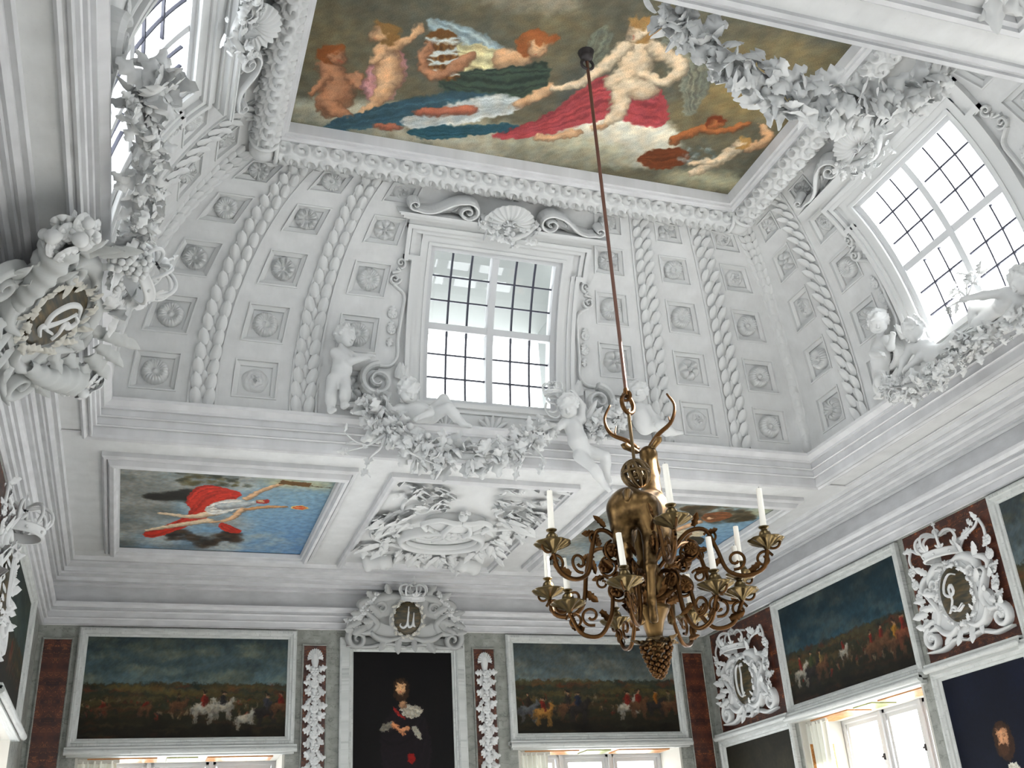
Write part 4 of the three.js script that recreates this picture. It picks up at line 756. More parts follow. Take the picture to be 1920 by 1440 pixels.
const ceilTex = canvasTex(1536, 1032, (x, W, H) => {
  const X = (s) => s * W, Y = (t) => (1 - t) * H, P = (a) => a.map(([s, t]) => [X(s), Y(t)]), U = W / 100;
  x.fillStyle = rgb([90, 86, 70]); x.fillRect(0, 0, W, H);
  for (let k = 0; k < 260; k++) { const s = rnd(), t = rnd(); const dark = [[64, 68, 64], [98, 90, 68], [116, 104, 74], [78, 84, 80]][k % 4]; puff(x, X(s), Y(t), rr(3, 11) * U, dark, 0.28); }
  for (let k = 0; k < 40; k++) puff(x, X(rr(0.75, 1)), Y(rr(0.35, 0.7)), rr(3, 8) * U, [146, 122, 74], 0.2);
  const cloud = (s, t, w, h, n, c) => { for (let k = 0; k < n; k++) { const a = rnd() * 6.3, r = sqrt(rnd()); const sh = 0.72 + 0.35 * (sin(a) * r * 0.5 + 0.5) ; puff(x, X(s + cos(a) * r * w), Y(t + sin(a) * r * h), rr(1.6, 3.8) * U, tint(c, sh * 1.08), 0.45); } };
  cloud(0.34, 0.07, 0.3, 0.07, 220, [186, 180, 158]); cloud(0.1, 0.06, 0.1, 0.07, 60, [160, 158, 140]); cloud(0.67, 0.18, 0.13, 0.11, 260, [204, 198, 178]); cloud(0.58, 0.08, 0.16, 0.06, 110, [150, 146, 124]); cloud(0.93, 0.05, 0.1, 0.04, 50, [150, 146, 120]); cloud(0.3, 0.66, 0.14, 0.05, 70, [150, 142, 122]);
  // two children at the cloud's edge
  limb(x, P([[0.05, 0.26], [0.075, 0.2], [0.07, 0.1]]), [2.6 * U, 3.4 * U, 3.2 * U], RUDDY); limb(x, P([[0.07, 0.1], [0.12, 0.06]]), [2.2 * U, 1.4 * U], RUDDY); limb(x, P([[0.095, 0.24], [0.12, 0.2], [0.105, 0.25]]), [1.2 * U, 1 * U, 0.8 * U], RUDDY); limb(x, P([[0.05, 0.22], [0.03, 0.14]]), [1.1 * U, 0.9 * U], RUDDY); face(x, X(0.055), Y(0.30), 2.4 * U, RUDDY, [120, 70, 36], 1, -0.4);
  drape(x, P([[0.13, 0.4], [0.17, 0.38], [0.2, 0.3], [0.19, 0.2], [0.16, 0.13], [0.12, 0.17], [0.12, 0.27]]), [166, 120, 118]);
  limb(x, P([[0.14, 0.36], [0.16, 0.29], [0.165, 0.24]]), [2.4 * U, 3 * U, 2.6 * U], FLESH); limb(x, P([[0.165, 0.22], [0.15, 0.14], [0.14, 0.1]]), [2 * U, 1.5 * U, 1 * U], FLESH); limb(x, P([[0.15, 0.38], [0.175, 0.42], [0.19, 0.47]]), [1.2 * U, 1 * U, 0.8 * U], FLESH); limb(x, P([[0.14, 0.36], [0.125, 0.31]]), [1 * U, 0.9 * U], FLESH); face(x, X(0.128), Y(0.415), 2.3 * U, FLESH, [122, 92, 52], -1, 0.2);
  // reclining woman with a strapped column in her arm
  drape(x, P([[0.19, 0.5], [0.24, 0.52], [0.3, 0.5], [0.37, 0.45], [0.4, 0.36], [0.33, 0.3], [0.27, 0.34], [0.24, 0.42]]), [142, 156, 158]);
  drape(x, P([[0.25, 0.42], [0.31, 0.46], [0.39, 0.43], [0.42, 0.36], [0.36, 0.28], [0.28, 0.28]]), [188, 176, 134]);
  drape(x, P([[0.24, 0.30], [0.32, 0.36], [0.4, 0.4], [0.455, 0.45], [0.47, 0.36], [0.45, 0.26], [0.4, 0.2], [0.3, 0.22]]), [50, 62, 52], 12);
  drape(x, P([[0.05, 0.0], [0.14, 0.1], [0.2, 0.18], [0.3, 0.26], [0.4, 0.28], [0.44, 0.24], [0.4, 0.17], [0.3, 0.13], [0.2, 0.06], [0.12, 0.0]]), [58, 88, 98], 14);
  drape(x, P([[0.2, 0.08], [0.28, 0.18], [0.36, 0.27], [0.43, 0.29], [0.45, 0.23], [0.4, 0.18], [0.33, 0.12], [0.26, 0.06]]), [178, 182, 174], 10);
  drape(x, P([[0.22, 0.05], [0.3, 0.1], [0.4, 0.15], [0.48, 0.17], [0.46, 0.13], [0.38, 0.09], [0.33, 0.04], [0.27, 0.02]]), [44, 78, 88], 9);
  limb(x, P([[0.34, 0.19], [0.29, 0.165], [0.25, 0.145]]), [1.7 * U, 1.5 * U, 1.4 * U], [170, 96, 72]); limb(x, P([[0.21, 0.06], [0.17, 0.045]]), [1 * U, 0.8 * U], [170, 100, 76]);
  { x.save(); x.translate(X(0.25), Y(0.375)); x.rotate(-0.28); const cw = 5.6 * U, ch = 11.5 * U; for (let k = 0; k < 9; k++) { x.fillStyle = rgb(k % 2 ? [120, 84, 44] : [84, 56, 30]); x.fillRect(-cw / 2 + k * cw / 9, -ch / 2, cw / 9 + 1, ch); } x.fillStyle = rgb([96, 66, 34]); x.beginPath(); x.ellipse(0, -ch / 2, cw / 2, cw * 0.2, 0, 0, 7); x.fill(); x.strokeStyle = rgb([186, 192, 186]); x.lineWidth = 0.75 * U; for (const k of [-0.42, -0.2, 0.04, 0.28]) { x.beginPath(); x.moveTo(-cw / 2, ch * k); x.lineTo(cw / 2, ch * (k + 0.12)); x.moveTo(-cw / 2, ch * (k + 0.13)); x.lineTo(cw / 2, ch * k); x.stroke(); } x.restore(); }
  limb(x, P([[0.3, 0.4], [0.245, 0.3], [0.213, 0.36], [0.222, 0.42]]), [1.4 * U, 1.2 * U, 0.9 * U, 0.8 * U], RUDDY); limb(x, P([[0.36, 0.42], [0.4, 0.44]]), [2.4 * U, 1.8 * U], FLESH); face(x, X(0.412), Y(0.485), 3 * U, FLESH, [138, 82, 44], 1, 0.15);
  limb(x, P([[0.43, 0.25], [0.46, 0.3], [0.475, 0.34]]), [1.6 * U, 1.3 * U, 1.2 * U], FLESH);
  // winged youth in rose cloth
  drape(x, P([[0.52, 0.62], [0.55, 0.56], [0.55, 0.46], [0.52, 0.44], [0.5, 0.5], [0.505, 0.58]]), [98, 100, 86], 8); drape(x, P([[0.62, 0.6], [0.68, 0.66], [0.74, 0.66], [0.78, 0.5], [0.8, 0.34], [0.77, 0.32], [0.72, 0.48], [0.66, 0.55]]), [110, 110, 96], 12);
  drape(x, P([[0.39, 0.07], [0.46, 0.16], [0.52, 0.28], [0.55, 0.42], [0.62, 0.46], [0.7, 0.42], [0.76, 0.28], [0.72, 0.24], [0.64, 0.28], [0.57, 0.2], [0.5, 0.12]]), [146, 62, 64], 16);
  limb(x, P([[0.6, 0.56], [0.615, 0.48], [0.6, 0.42]]), [3.6 * U, 3.8 * U, 3 * U], PALE); limb(x, P([[0.63, 0.57], [0.7, 0.52], [0.69, 0.45], [0.63, 0.47]]), [1.8 * U, 2 * U, 1.5 * U, 1 * U], PALE); limb(x, P([[0.575, 0.55], [0.55, 0.44], [0.52, 0.37], [0.48, 0.34]]), [1.7 * U, 1.5 * U, 1.1 * U, 0.9 * U], PALE);
  limb(x, P([[0.66, 0.40], [0.62, 0.40], [0.635, 0.29], [0.625, 0.23]]), [3 * U, 2.8 * U, 1.9 * U, 1.2 * U], PALE); limb(x, P([[0.625, 0.22], [0.605, 0.21]]), [0.9 * U, 0.6 * U], FLESH); limb(x, P([[0.57, 0.17], [0.53, 0.13], [0.5, 0.125]]), [1.5 * U, 1.1 * U, 0.8 * U], FLESH);
  face(x, X(0.585), Y(0.61), 2.9 * U, PALE, [142, 110, 66], -1, -0.1);
  // tumbling children low in the corner
  drape(x, P([[0.72, 0.1], [0.78, 0.18], [0.83, 0.2], [0.86, 0.12], [0.8, 0.06]]), [98, 52, 28], 8); for (let k = 0; k < 40; k++) puff(x, X(rr(0.83, 0.9)), Y(rr(0.13, 0.2)), rr(0.4, 1.1) * U, k % 2 ? [150, 158, 158] : [82, 90, 84], 0.7);
  limb(x, P([[0.79, 0.22], [0.83, 0.29], [0.88, 0.3], [0.92, 0.345]]), [1.4 * U, 1.6 * U, 1.1 * U, 0.8 * U], [160, 92, 48]); face(x, X(0.85), Y(0.325), 1.8 * U, [166, 98, 54], [104, 48, 24], 1, 0.2);
  limb(x, P([[0.96, 0.24], [0.985, 0.3], [0.95, 0.35]]), [1.5 * U, 1.2 * U, 0.9 * U], FLESH); limb(x, P([[0.93, 0.22], [0.91, 0.14], [0.88, 0.08]]), [1.9 * U, 1.9 * U, 1 * U], PALE); limb(x, P([[0.91, 0.15], [0.86, 0.13]]), [1.2 * U, 0.9 * U], PALE); face(x, X(0.932), Y(0.255), 1.8 * U, PALE, [156, 120, 70], -1, 0.3);
  limb(x, P([[0.8, 0.5], [0.86, 0.52], [0.9, 0.5]]), [1 * U, 1.1 * U, 0.8 * U], [150, 122, 80]); limb(x, P([[0.2, 0.66], [0.26, 0.64], [0.32, 0.66]]), [1.2 * U, 1.6 * U, 1.4 * U], RUDDY);
});
function allegory(W, H, o) {                              // upright figure seen across the ceiling panel
  return canvasTex(W, H, (x) => {
    const X = (s) => s * W, Y = (t) => (1 - t) * H, P = (a) => a.map(([s, t]) => [X(s), Y(t)]), U = W / 60;
    const g = x.createLinearGradient(0, 0, W, H); g.addColorStop(0, rgb([128, 132, 124])); g.addColorStop(0.5, rgb([112, 140, 156])); g.addColorStop(1, rgb([88, 124, 164])); x.fillStyle = g; x.fillRect(0, 0, W, H);
    for (let k = 0; k < 200; k++) { const s = pow(rnd(), 1.7) * 0.6; puff(x, X(s), Y(rnd()), rr(3, 9) * U, [[176, 176, 168], [120, 120, 114], [74, 76, 72]][k % 3], 0.4); } for (let k = 0; k < 30; k++) puff(x, X(rr(0.6, 1)), Y(rr(0.0, 0.3)), rr(2, 5) * U, [170, 170, 150], 0.22); for (let k = 0; k < 18; k++) puff(x, X(rr(0.7, 1)), Y(rr(0.8, 1)), rr(3, 7) * U, [168, 160, 120], 0.3);
    if (o === 1) {
      for (let k = 0; k < 90; k++) { const q = rnd(); puff(x, X(lerp(0.14, 0.4, q) + rr(-0.02, 0.02)), Y(lerp(0.64, 0.68, q) + rr(-0.09, 0.09) * q), rr(1.5, 3.5) * U, [34, 32, 26], 0.5); } for (let k = 0; k < 60; k++) puff(x, X(rr(0.25, 0.6)), Y(rr(0.8, 0.95)), rr(0.8, 2.4) * U, k % 2 ? [86, 78, 44] : [52, 54, 40], 0.8);
      for (let k = 0; k < 150; k++) { const q = rnd(); puff(x, X(lerp(0.24, 0.62, q)), Y(0.16 + 0.05 * sin(q * 9) + rr(-0.06, 0.07)), rr(1, 3) * U, [[48, 38, 28], [70, 50, 34], [30, 26, 22]][k % 3], 0.55); }
      drape(x, P([[0.1, 0.2], [0.26, 0.34], [0.36, 0.5], [0.3, 0.62], [0.36, 0.82], [0.5, 0.78], [0.6, 0.72], [0.48, 0.6], [0.46, 0.46], [0.3, 0.26], [0.16, 0.12]]), [172, 46, 32], 12); drape(x, P([[0.5, 0.4], [0.58, 0.34], [0.64, 0.28], [0.6, 0.24], [0.5, 0.3]]), [164, 44, 30], 6);
      limb(x, P([[0.46, 0.5], [0.36, 0.44], [0.2, 0.46]]), [2.4 * U, 1.9 * U, 1.1 * U], PALE); limb(x, P([[0.44, 0.4], [0.28, 0.32], [0.14, 0.24]]), [2.2 * U, 1.7 * U, 1 * U], PALE);
      drape(x, P([[0.4, 0.52], [0.46, 0.64], [0.58, 0.68], [0.62, 0.6], [0.54, 0.52], [0.46, 0.46]]), [196, 192, 182], 8); limb(x, P([[0.5, 0.58], [0.6, 0.62], [0.64, 0.64]]), [2.8 * U, 2.4 * U, 1.2 * U], [168, 176, 178]);
      limb(x, P([[0.6, 0.68], [0.68, 0.8], [0.76, 0.87]]), [1.3 * U, 1.1 * U, 0.8 * U], FLESH); limb(x, P([[0.6, 0.56], [0.54, 0.42], [0.46, 0.38]]), [1.3 * U, 1.1 * U, 0.8 * U], FLESH); face(x, X(0.68), Y(0.66), 1.7 * U, FLESH, [150, 40, 30], -1, 1.4);
      x.fillStyle = rgb([92, 66, 34]); x.save(); x.translate(X(0.82), Y(0.87)); x.rotate(0.12); x.fillRect(-5 * U, -1.6 * U, 9 * U, 3.2 * U); x.fillStyle = rgb([64, 46, 26]); x.fillRect(4 * U, 0.2 * U, 6 * U, 0.5 * U); x.restore();
      limb(x, P([[0.62, 0.56], [0.72, 0.6], [0.8, 0.61]]), [1.2 * U, 1.2 * U, 1 * U], [180, 130, 84]); x.fillStyle = rgb([170, 60, 40]); x.beginPath(); x.ellipse(X(0.88), Y(0.61), 2.4 * U, 1.7 * U, 0, 0, 7); x.fill(); x.strokeStyle = rgb([196, 164, 92]); x.lineWidth = 0.5 * U; x.stroke(); x.beginPath(); x.moveTo(X(0.85), Y(0.61)); x.lineTo(X(0.93), Y(0.61)); x.stroke();
    } else {
      for (let k = 0; k < 50; k++) puff(x, X(rr(0.3, 0.7)), Y(rr(0.1, 0.4)), rr(2, 5) * U, [178, 178, 164], 0.35);
      for (let k = 0; k < 200; k++) { const q = rnd(), h = sin(q * PI); puff(x, X(lerp(0.48, 0.97, q)), Y(lerp(0.86, 0.78, q) + rr(-0.12, 0.12) * h), rr(1.2, 3.2) * U, [[60, 52, 34], [84, 64, 40], [42, 40, 28]][k % 3], 0.5); } drape(x, P([[0.6, 0.8], [0.74, 0.86], [0.84, 0.8], [0.74, 0.68]]), [112, 70, 40], 6); drape(x, P([[0.56, 0.56], [0.7, 0.62], [0.84, 0.56], [0.76, 0.44], [0.62, 0.44]]), [176, 164, 138], 8); drape(x, P([[0.7, 0.5], [0.84, 0.52], [0.9, 0.4], [0.78, 0.3]]), [48, 44, 34], 6);
      limb(x, P([[0.66, 0.7], [0.6, 0.58]]), [2 * U, 1.6 * U], FLESH); face(x, X(0.7), Y(0.76), 1.8 * U, FLESH, [90, 60, 34], 1, 0.4);
    }
  });
}
function battle(W, H, o) {                                // wide camp landscape with riders
  return canvasTex(W, H, (x) => {
    const U = W / 100, hz = o.hz * H, dk = o.dark || 1;
    const g = x.createLinearGradient(0, 0, 0, hz); g.addColorStop(0, rgb(tint(o.sky, 0.75))); g.addColorStop(1, rgb(tint(o.sky, 1.25))); x.fillStyle = g; x.fillRect(0, 0, W, hz + 4);
    for (let k = 0; k < 90; k++) { x.save(); x.translate(rnd() * W, rnd() * hz); x.scale(2.6, 1); x.rotate(o.slant || 0); puff(x, 0, 0, rr(1.2, 4.5) * U, k % 2 ? tint(o.cloud, rr(0.7, 1.15)) : tint(o.sky, 0.6), 0.3); x.restore(); }
    const f = x.createLinearGradient(0, hz, 0, H); f.addColorStop(0, rgb(tint([62, 68, 58], dk))); f.addColorStop(0.35, rgb(tint([52, 50, 32], dk))); f.addColorStop(1, rgb(tint([26, 22, 15], dk))); x.fillStyle = f; x.fillRect(0, hz, W, H - hz);
    for (let k = 0; k < 130; k++) { const y = hz + pow(rnd(), 1.3) * (H - hz); x.fillStyle = rgb(tint([[72, 62, 32], [48, 52, 40], [84, 46, 26], [40, 36, 24]][k % 4], dk), 0.3); x.beginPath(); x.ellipse(rnd() * W, y, rr(3, 13) * U, rr(0.3, 1.1) * U, rr(-0.1, 0.1), 0, 7); x.fill(); }
    for (let k = 0; k < 34; k++) { const q = rnd() * W; x.fillStyle = rgb(tint(k % 2 ? [104, 52, 32] : [44, 50, 44], dk), 0.5); x.beginPath(); x.ellipse(q, hz + rr(0, 5) * U, rr(1.5, 5) * U, rr(0.5, 1.8) * U, 0, 0, 7); x.fill(); }
    const man = (cx, cy, s, coat) => { x.fillStyle = rgb(coat); x.beginPath(); x.ellipse(cx, cy, 0.9 * s, 1.5 * s, 0, 0, 7); x.fill(); x.fillStyle = rgb(tint(coat, 0.5), 0.6); x.beginPath(); x.ellipse(cx + 0.4 * s, cy + 0.3 * s, 0.4 * s, 1.2 * s, 0, 0, 7); x.fill(); x.fillStyle = rgb([182, 136, 100]); x.beginPath(); x.arc(cx, cy - 1.8 * s, 0.5 * s, 0, 7); x.fill(); x.fillStyle = rgb([34, 28, 24]); x.beginPath(); x.ellipse(cx, cy - 2.2 * s, 0.85 * s, 0.3 * s, 0, 0, 7); x.fill(); };
    const horse = (cx, cy, s, c, rider, rear) => { limb(x, [[cx - 1.8 * s, cy], [cx, cy - 0.1 * s], [cx + 1.7 * s, cy - (rear ? 0.8 : 0.2) * s]], [1 * s, 1.1 * s, 1.1 * s], c); limb(x, [[cx + 1.6 * s, cy - (rear ? 0.8 : 0.4) * s], [cx + 2.5 * s, cy - (rear ? 2.8 : 2.0) * s]], [0.9 * s, 0.5 * s], c); limb(x, [[cx + 2.4 * s, cy - (rear ? 2.8 : 2.1) * s], [cx + 3.2 * s, cy - (rear ? 2.3 : 1.5) * s]], [0.45 * s, 0.3 * s], c); for (const d of [-1.9, -1.3, 1.2, 1.8]) limb(x, [[cx + d * s, cy + 0.5 * s], [cx + (d + (rear && d > 0 ? 0.7 : 0.1)) * s, cy + (rear && d > 0 ? 1.1 : 1.8) * s], [cx + d * s, cy + (rear && d > 0 ? 1.5 : 3.0) * s]], [0.4 * s, 0.25 * s, 0.2 * s], tint(c, 0.85)); limb(x, [[cx - 2.2 * s, cy], [cx - 2.8 * s, cy + 1.2 * s]], [0.3 * s, 0.2 * s], tint(c, 0.7)); if (rider) man(cx + 0.1 * s, cy - 1.9 * s, 0.85 * s, rider); };
    for (let k = 0; k < 26; k++) { x.fillStyle = rgb(tint([[92, 78, 40], [60, 66, 50], [110, 92, 50]][k % 3], dk), 0.4); x.beginPath(); x.ellipse(rnd() * W, hz + rr(0.02, 0.45) * (H - hz), rr(6, 22) * U, rr(0.5, 1.6) * U, rr(-0.08, 0.08), 0, 7); x.fill(); }
    for (let k = 0; k < 110; k++) { const q = rnd() * W, dd = rnd(), y = hz + (0.3 + 0.5 * dd) * (H - hz) * 0.8; man(q, y, (0.35 + 0.4 * dd) * U, tint([[138, 44, 28], [104, 82, 44], [54, 48, 44], [150, 132, 100]][floor(rnd() * 4)], dk * 0.9)); }
    for (const [s, t, k, c, r, rear] of o.horses) horse(s * W, t * H, k * U, c, r, rear);
    for (let k = 0; k < 8; k++) puff(x, rnd() * W, H * rr(0.88, 1), 5 * U, [16, 13, 9], 0.4);
  }, 1.6, 0.8);
}
function portraitTex(W, H, kind) {
  return canvasTex(W, H, (x) => {
    x.fillStyle = rgb(kind === 2 ? [9, 13, 26] : kind === 1 ? [30, 28, 20] : [9, 8, 9]); x.fillRect(0, 0, W, H); const U = W / 100;
    for (let k = 0; k < 60; k++) puff(x, rnd() * W, rnd() * H, rr(8, 26) * U, kind === 2 ? [14, 20, 38] : kind === 1 ? [62, 58, 40] : [16, 13, 12], 0.25);
    if (kind === 0) { x.translate(50 * U, -16 * U); x.scale(0.85, 0.8); x.translate(-50 * U, 0);                                   // figure in ermine and sash, hands crossed
      drape(x, [[20, 118], [34, 92], [46, 84], [60, 84], [76, 96], [84, 140], [70, 190], [30, 190]].map(([a, b]) => [a * U, b * U]), [20, 15, 18], 10);
      drape(x, [[44, 82], [56, 84], [68, 86], [74, 92], [66, 100], [56, 101], [48, 96]].map(([a, b]) => [a * U, b * U]), [148, 142, 128], 6); drape(x, [[36, 84], [44, 92], [52, 100], [50, 102], [40, 94]].map(([a, b]) => [a * U, b * U]), [134, 32, 26], 4); drape(x, [[20, 112], [30, 104], [40, 104], [38, 112], [26, 116]].map(([a, b]) => [a * U, b * U]), [96, 92, 82], 4); drape(x, [[58, 110], [64, 108], [72, 122], [68, 126], [62, 118]].map(([a, b]) => [a * U, b * U]), [140, 136, 122], 4);
      limb(x, [[38 * U, 107 * U], [44 * U, 113 * U], [50 * U, 119 * U]], [3 * U, 2.8 * U, 1.6 * U], [188, 118, 76]); limb(x, [[54 * U, 112 * U], [47 * U, 114 * U], [42 * U, 112 * U]], [2.8 * U, 2.4 * U, 1.4 * U], [196, 130, 86]);
      limb(x, [[48 * U, 72 * U], [49 * U, 84 * U]], [4 * U, 4.5 * U], [150, 108, 76]); frontFace(x, 47 * U, 64 * U, 10 * U, [206, 158, 112], [40, 27, 17]);
      drape(x, [[54, 142], [60, 140], [64, 146], [60, 154], [54, 152]].map(([a, b]) => [a * U, b * U]), [116, 20, 16], 4);
    } else if (kind === 2) { x.translate(8 * U, -72 * U);                            // bearded man in a red coat
      drape(x, [[30, 210], [34, 168], [46, 150], [60, 152], [74, 172], [80, 215]].map(([a, b]) => [a * U, b * U]), [120, 40, 26], 10); drape(x, [[42, 152], [50, 146], [60, 152], [56, 176], [46, 174]].map(([a, b]) => [a * U, b * U]), [186, 182, 168], 6);
      frontFace(x, 47 * U, 128 * U, 11 * U, [190, 138, 100], [46, 30, 20]); x.fillStyle = rgb([62, 40, 26]); x.beginPath(); x.ellipse(45 * U, 137 * U, 6 * U, 5 * U, 0, 0, 7); x.fill();
    }
  }, 2.2, 1);
}
const paintMat = (t) => new THREE.MeshPhysicalMaterial({ map: t, roughness: 0.7, specularIntensity: 0.3 });
const SOFF = [[0, 0], [0, 0.045], [0.02, 0.065], [0.045, 0.065], [0.05, 0.045], [0.075, 0.11], [0.115, 0.125], [0.13, 0.1], [0.132, 0.075], [0.155, 0.07], [0.165, 0.02]];
// framed picture: local XY plane, facing +Z
const FRAME = [[0, 0], [0, 0.05], [0.018, 0.068], [0.045, 0.07], [0.055, 0.052], [0.08, 0.048], [0.085, 0.03], [0.105, 0.024], [0.11, 0.012]];
function picture(name, label, w, h, tex, prof = FRAME, group) {      // w, h: size of the visible canvas
  const g = thing(name, label, 'painting', [0, 0, 0], group), d = prof[prof.length - 1][0];
  mesh('canvas', new THREE.BoxGeometry(w + 0.01, h + 0.01, 0.012).translate(0, 0, 0.006), paintMat(tex), g);
  mesh('picture_frame', frameGeo(w / 2 + d, h / 2 + d, prof), prof === SOFF ? M.mould : M.palemarble, g);
  return g;
}
{
  const g = thing('ceiling_painting', 'large painted sky with reclining and winged figures at the top of the vault', 'painting', [VX0, PY, VZC]);
  const c = mesh('canvas', new THREE.PlaneGeometry(2 * PX + 0.02, 2 * PZ + 0.02), paintMat(ceilTex), g); c.rotation.set(PI / 2, 0, 0);
}
function overSoffit(o, x, z, y = YS) { frameOn(o, V3(x, y, z), V3(1, 0, 0), V3(0, 0, 1), V3(0, -1, 0)); return o; }
reseed(77);
overSoffit(picture('soffit_painting', 'ceiling panel painted with a figure in red and black robes under blue sky', 2.1, 2.72, allegory(640, 830, 1), SOFF), -2.61, 2.45);
overSoffit(picture('soffit_painting', 'ceiling panel painted with dark draped figures, behind the chandelier', 2.1, 2.72, allegory(640, 830, 2), SOFF), 2.61, 2.45);
const W1 = [178, 172, 156], BAY = [96, 60, 36], BLK = [30, 26, 26], RED = [128, 40, 28], BUFF = [150, 120, 66];
onWall(picture('battle_painting', 'camp landscape with a cluster of riders on white horses, over a curtained window', 2.4, 1.195, battle(1024, 512, { hz: 0.47, sky: [78, 96, 98], cloud: [150, 150, 118], horses: [[0.46, 0.68, 1.5, BAY, [60, 44, 30]], [0.585, 0.72, 2.3, W1, RED], [0.68, 0.70, 2.0, W1, [44, 40, 40]], [0.79, 0.82, 1.8, W1, null, 1], [0.9, 0.74, 2.2, BLK, [60, 60, 66]], [0.97, 0.7, 1.8, BAY, RED], [0.3, 0.72, 1.2, BAY, RED], [0.1, 0.72, 1.3, BAY, RED]] })), 'far', -2.73, 4.215, 0.005);
onWall(picture('battle_painting', 'plain landscape with red-coated riders and a rearing white horse, below the chandelier', 2.4, 1.195, battle(1024, 512, { hz: 0.42, sky: [92, 104, 104], cloud: [142, 134, 112], horses: [[0.07, 0.74, 2.2, [88, 92, 98], [50, 40, 30]], [0.16, 0.78, 2.2, [164, 112, 44], RED], [0.31, 0.72, 2.4, BAY, [50, 44, 40]], [0.37, 0.74, 2.4, BLK, [40, 44, 60]], [0.68, 0.72, 2.4, W1, RED, 1], [0.75, 0.7, 2.2, BAY, RED], [0.86, 0.7, 2.2, BLK, [150, 90, 30]], [0.95, 0.7, 2.0, BAY, [90, 80, 60]]] })), 'far', 2.73, 4.215, 0.005);
onWall(picture('battle_painting', 'dark stormy landscape with red riders, between the two crowned wall cartouches', 2.4, 1.195, battle(1024, 512, { hz: 0.5, sky: [40, 62, 72], cloud: [104, 108, 96], slant: -0.15, dark: 0.9, horses: [[0.12, 0.72, 2.2, W1, RED], [0.22, 0.74, 2.4, BLK, [60, 70, 40]], [0.3, 0.72, 2.0, BAY, BUFF], [0.5, 0.66, 1.4, W1, RED], [0.72, 0.72, 2.0, BAY, RED], [0.8, 0.7, 2.0, BAY, RED], [0.9, 0.74, 2.4, BAY, [170, 120, 40]], [0.96, 0.7, 2.2, [120, 60, 36], RED]] })), 'right', 3.27, 4.215, 0.005);
onWall(picture('battle_painting', 'landscape with warm clouds, next to the cartouche with the letters C and L', 2.4, 1.195, battle(1024, 512, { hz: 0.52, sky: [84, 96, 98], cloud: [166, 142, 88], horses: [[0.1, 0.66, 2.6, W1, BUFF], [0.3, 0.7, 2.2, BAY, RED], [0.6, 0.7, 2.2, BLK, RED], [0.8, 0.74, 2.2, W1, RED]] })), 'right', 7.34, 4.215, 0.005);
onWall(picture('battle_painting', 'dim greenish landscape on the wall across from the stormy one', 2.4, 1.195, battle(512, 256, { hz: 0.5, sky: [52, 66, 64], cloud: [96, 100, 70], dark: 0.8, horses: [[0.5, 0.7, 2.2, BAY, RED]] })), 'left', 2.68, 4.215, 0.005);
const PORT = [[0, 0], [0, 0.05], [0.02, 0.06], [0.11, 0.085], [0.125, 0.07], [0.13, 0.05], [0.15, 0.045], [0.155, 0.03], [0.175, 0.022], [0.18, 0.012]];
reseed(15);
onWall(picture('portrait_painting', 'dark portrait of a person in ermine with crossed hands, under the crowned end wall cartouche', 1.32, 2.95, portraitTex(512, 1144, 0), PORT), 'far', -0.02, 4.667 - 1.475, 0.005);
onWall(picture('portrait_painting', 'shadowy brown portrait under the cartouche with the letter C', 1.64, 2.6, portraitTex(512, 820, 1)), 'right', 1.07, 3.36 - 1.3, 0.005);
onWall(picture('portrait_painting', 'dark blue portrait of a bearded person in a red coat', 1.16, 2.6, portraitTex(512, 1150, 2)), 'right', 5.36, 3.38 - 1.3, 0.005);
// ---------------------------------------------------------------- marbled panels set in the walls
function wallPanel(wall, side, w, y, ww, hh, mat, name = 'marbled_panel') { const g = new THREE.Group(); onWall(g, side, w, y, 0.002); g.updateMatrix(); const m = new THREE.Matrix4().copy(wall.matrix); wall.updateMatrix(); const inv = wall.matrix.clone().invert(); const geo = boxUV(ww, hh, 0.02, 0, 0, 0.006).applyMatrix4(inv.clone().multiply(g.matrix)); mesh(name, geo, mat, wall); const fr = frameGeo(ww / 2 + 0.02, hh / 2 + 0.02, [[0, 0], [0, 0.02], [0.014, 0.024], [0.022, 0.016]]).applyMatrix4(inv.clone().multiply(g.matrix)); mesh('panel_fillet', fr, M.greymarble, wall); }
wallPanel(wallFar, 'far', -4.268, 2.79, 0.31, 3.97, M.redmarble); wallPanel(wallFar, 'far', 4.268, 2.72, 0.31, 3.97, M.redmarble);
wallPanel(wallFar, 'far', -1.18, 2.75, 0.285, 3.98, M.redmarble); wallPanel(wallFar, 'far', 1.10, 2.735, 0.285, 3.98, M.redmarble);
wallPanel(wallRight, 'right', 1.09, 4.21, 1.72, 1.4, M.redmarble); wallPanel(wallRight, 'right', 5.35, 4.25, 1.34, 1.36, M.redmarble); wallPanel(wallRight, 'right', 9.4, 4.25, 1.3, 1.36, M.redmarble); wallPanel(wallLeft, 'left', 4.7, 4.25, 1.5, 1.36, M.redmarble);
// projecting ledge under the pictures, over each window and portrait in view
for (const [side, w, y, ww] of [['far', -2.72, 3.475, 2.66], ['far', 2.72, 3.475, 2.66], ['right', 3.27, 3.475, 2.62], ['right', 7.34, 3.475, 2.62], ['left', 2.6, 3.475, 2.62], ['right', 1.09, 3.50, 1.86], ['right', 5.36, 3.52, 1.36]]) {
  const m = struct('trim_' + (11 + (picture.k = (picture.k || 0) + 1)), merge([box(ww, 0.05, 0.12, 0, 0.01, 0.06), new THREE.CylinderGeometry(0.035, 0.035, ww, 12).rotateZ(PI / 2).translate(0, -0.02, 0.11), box(ww - 0.06, 0.04, 0.08, 0, -0.05, 0.04)]), M.palemarble); onWall(m, side, w, y, 0); m.userData.label = 'white moulded ledge under a wall picture';
}
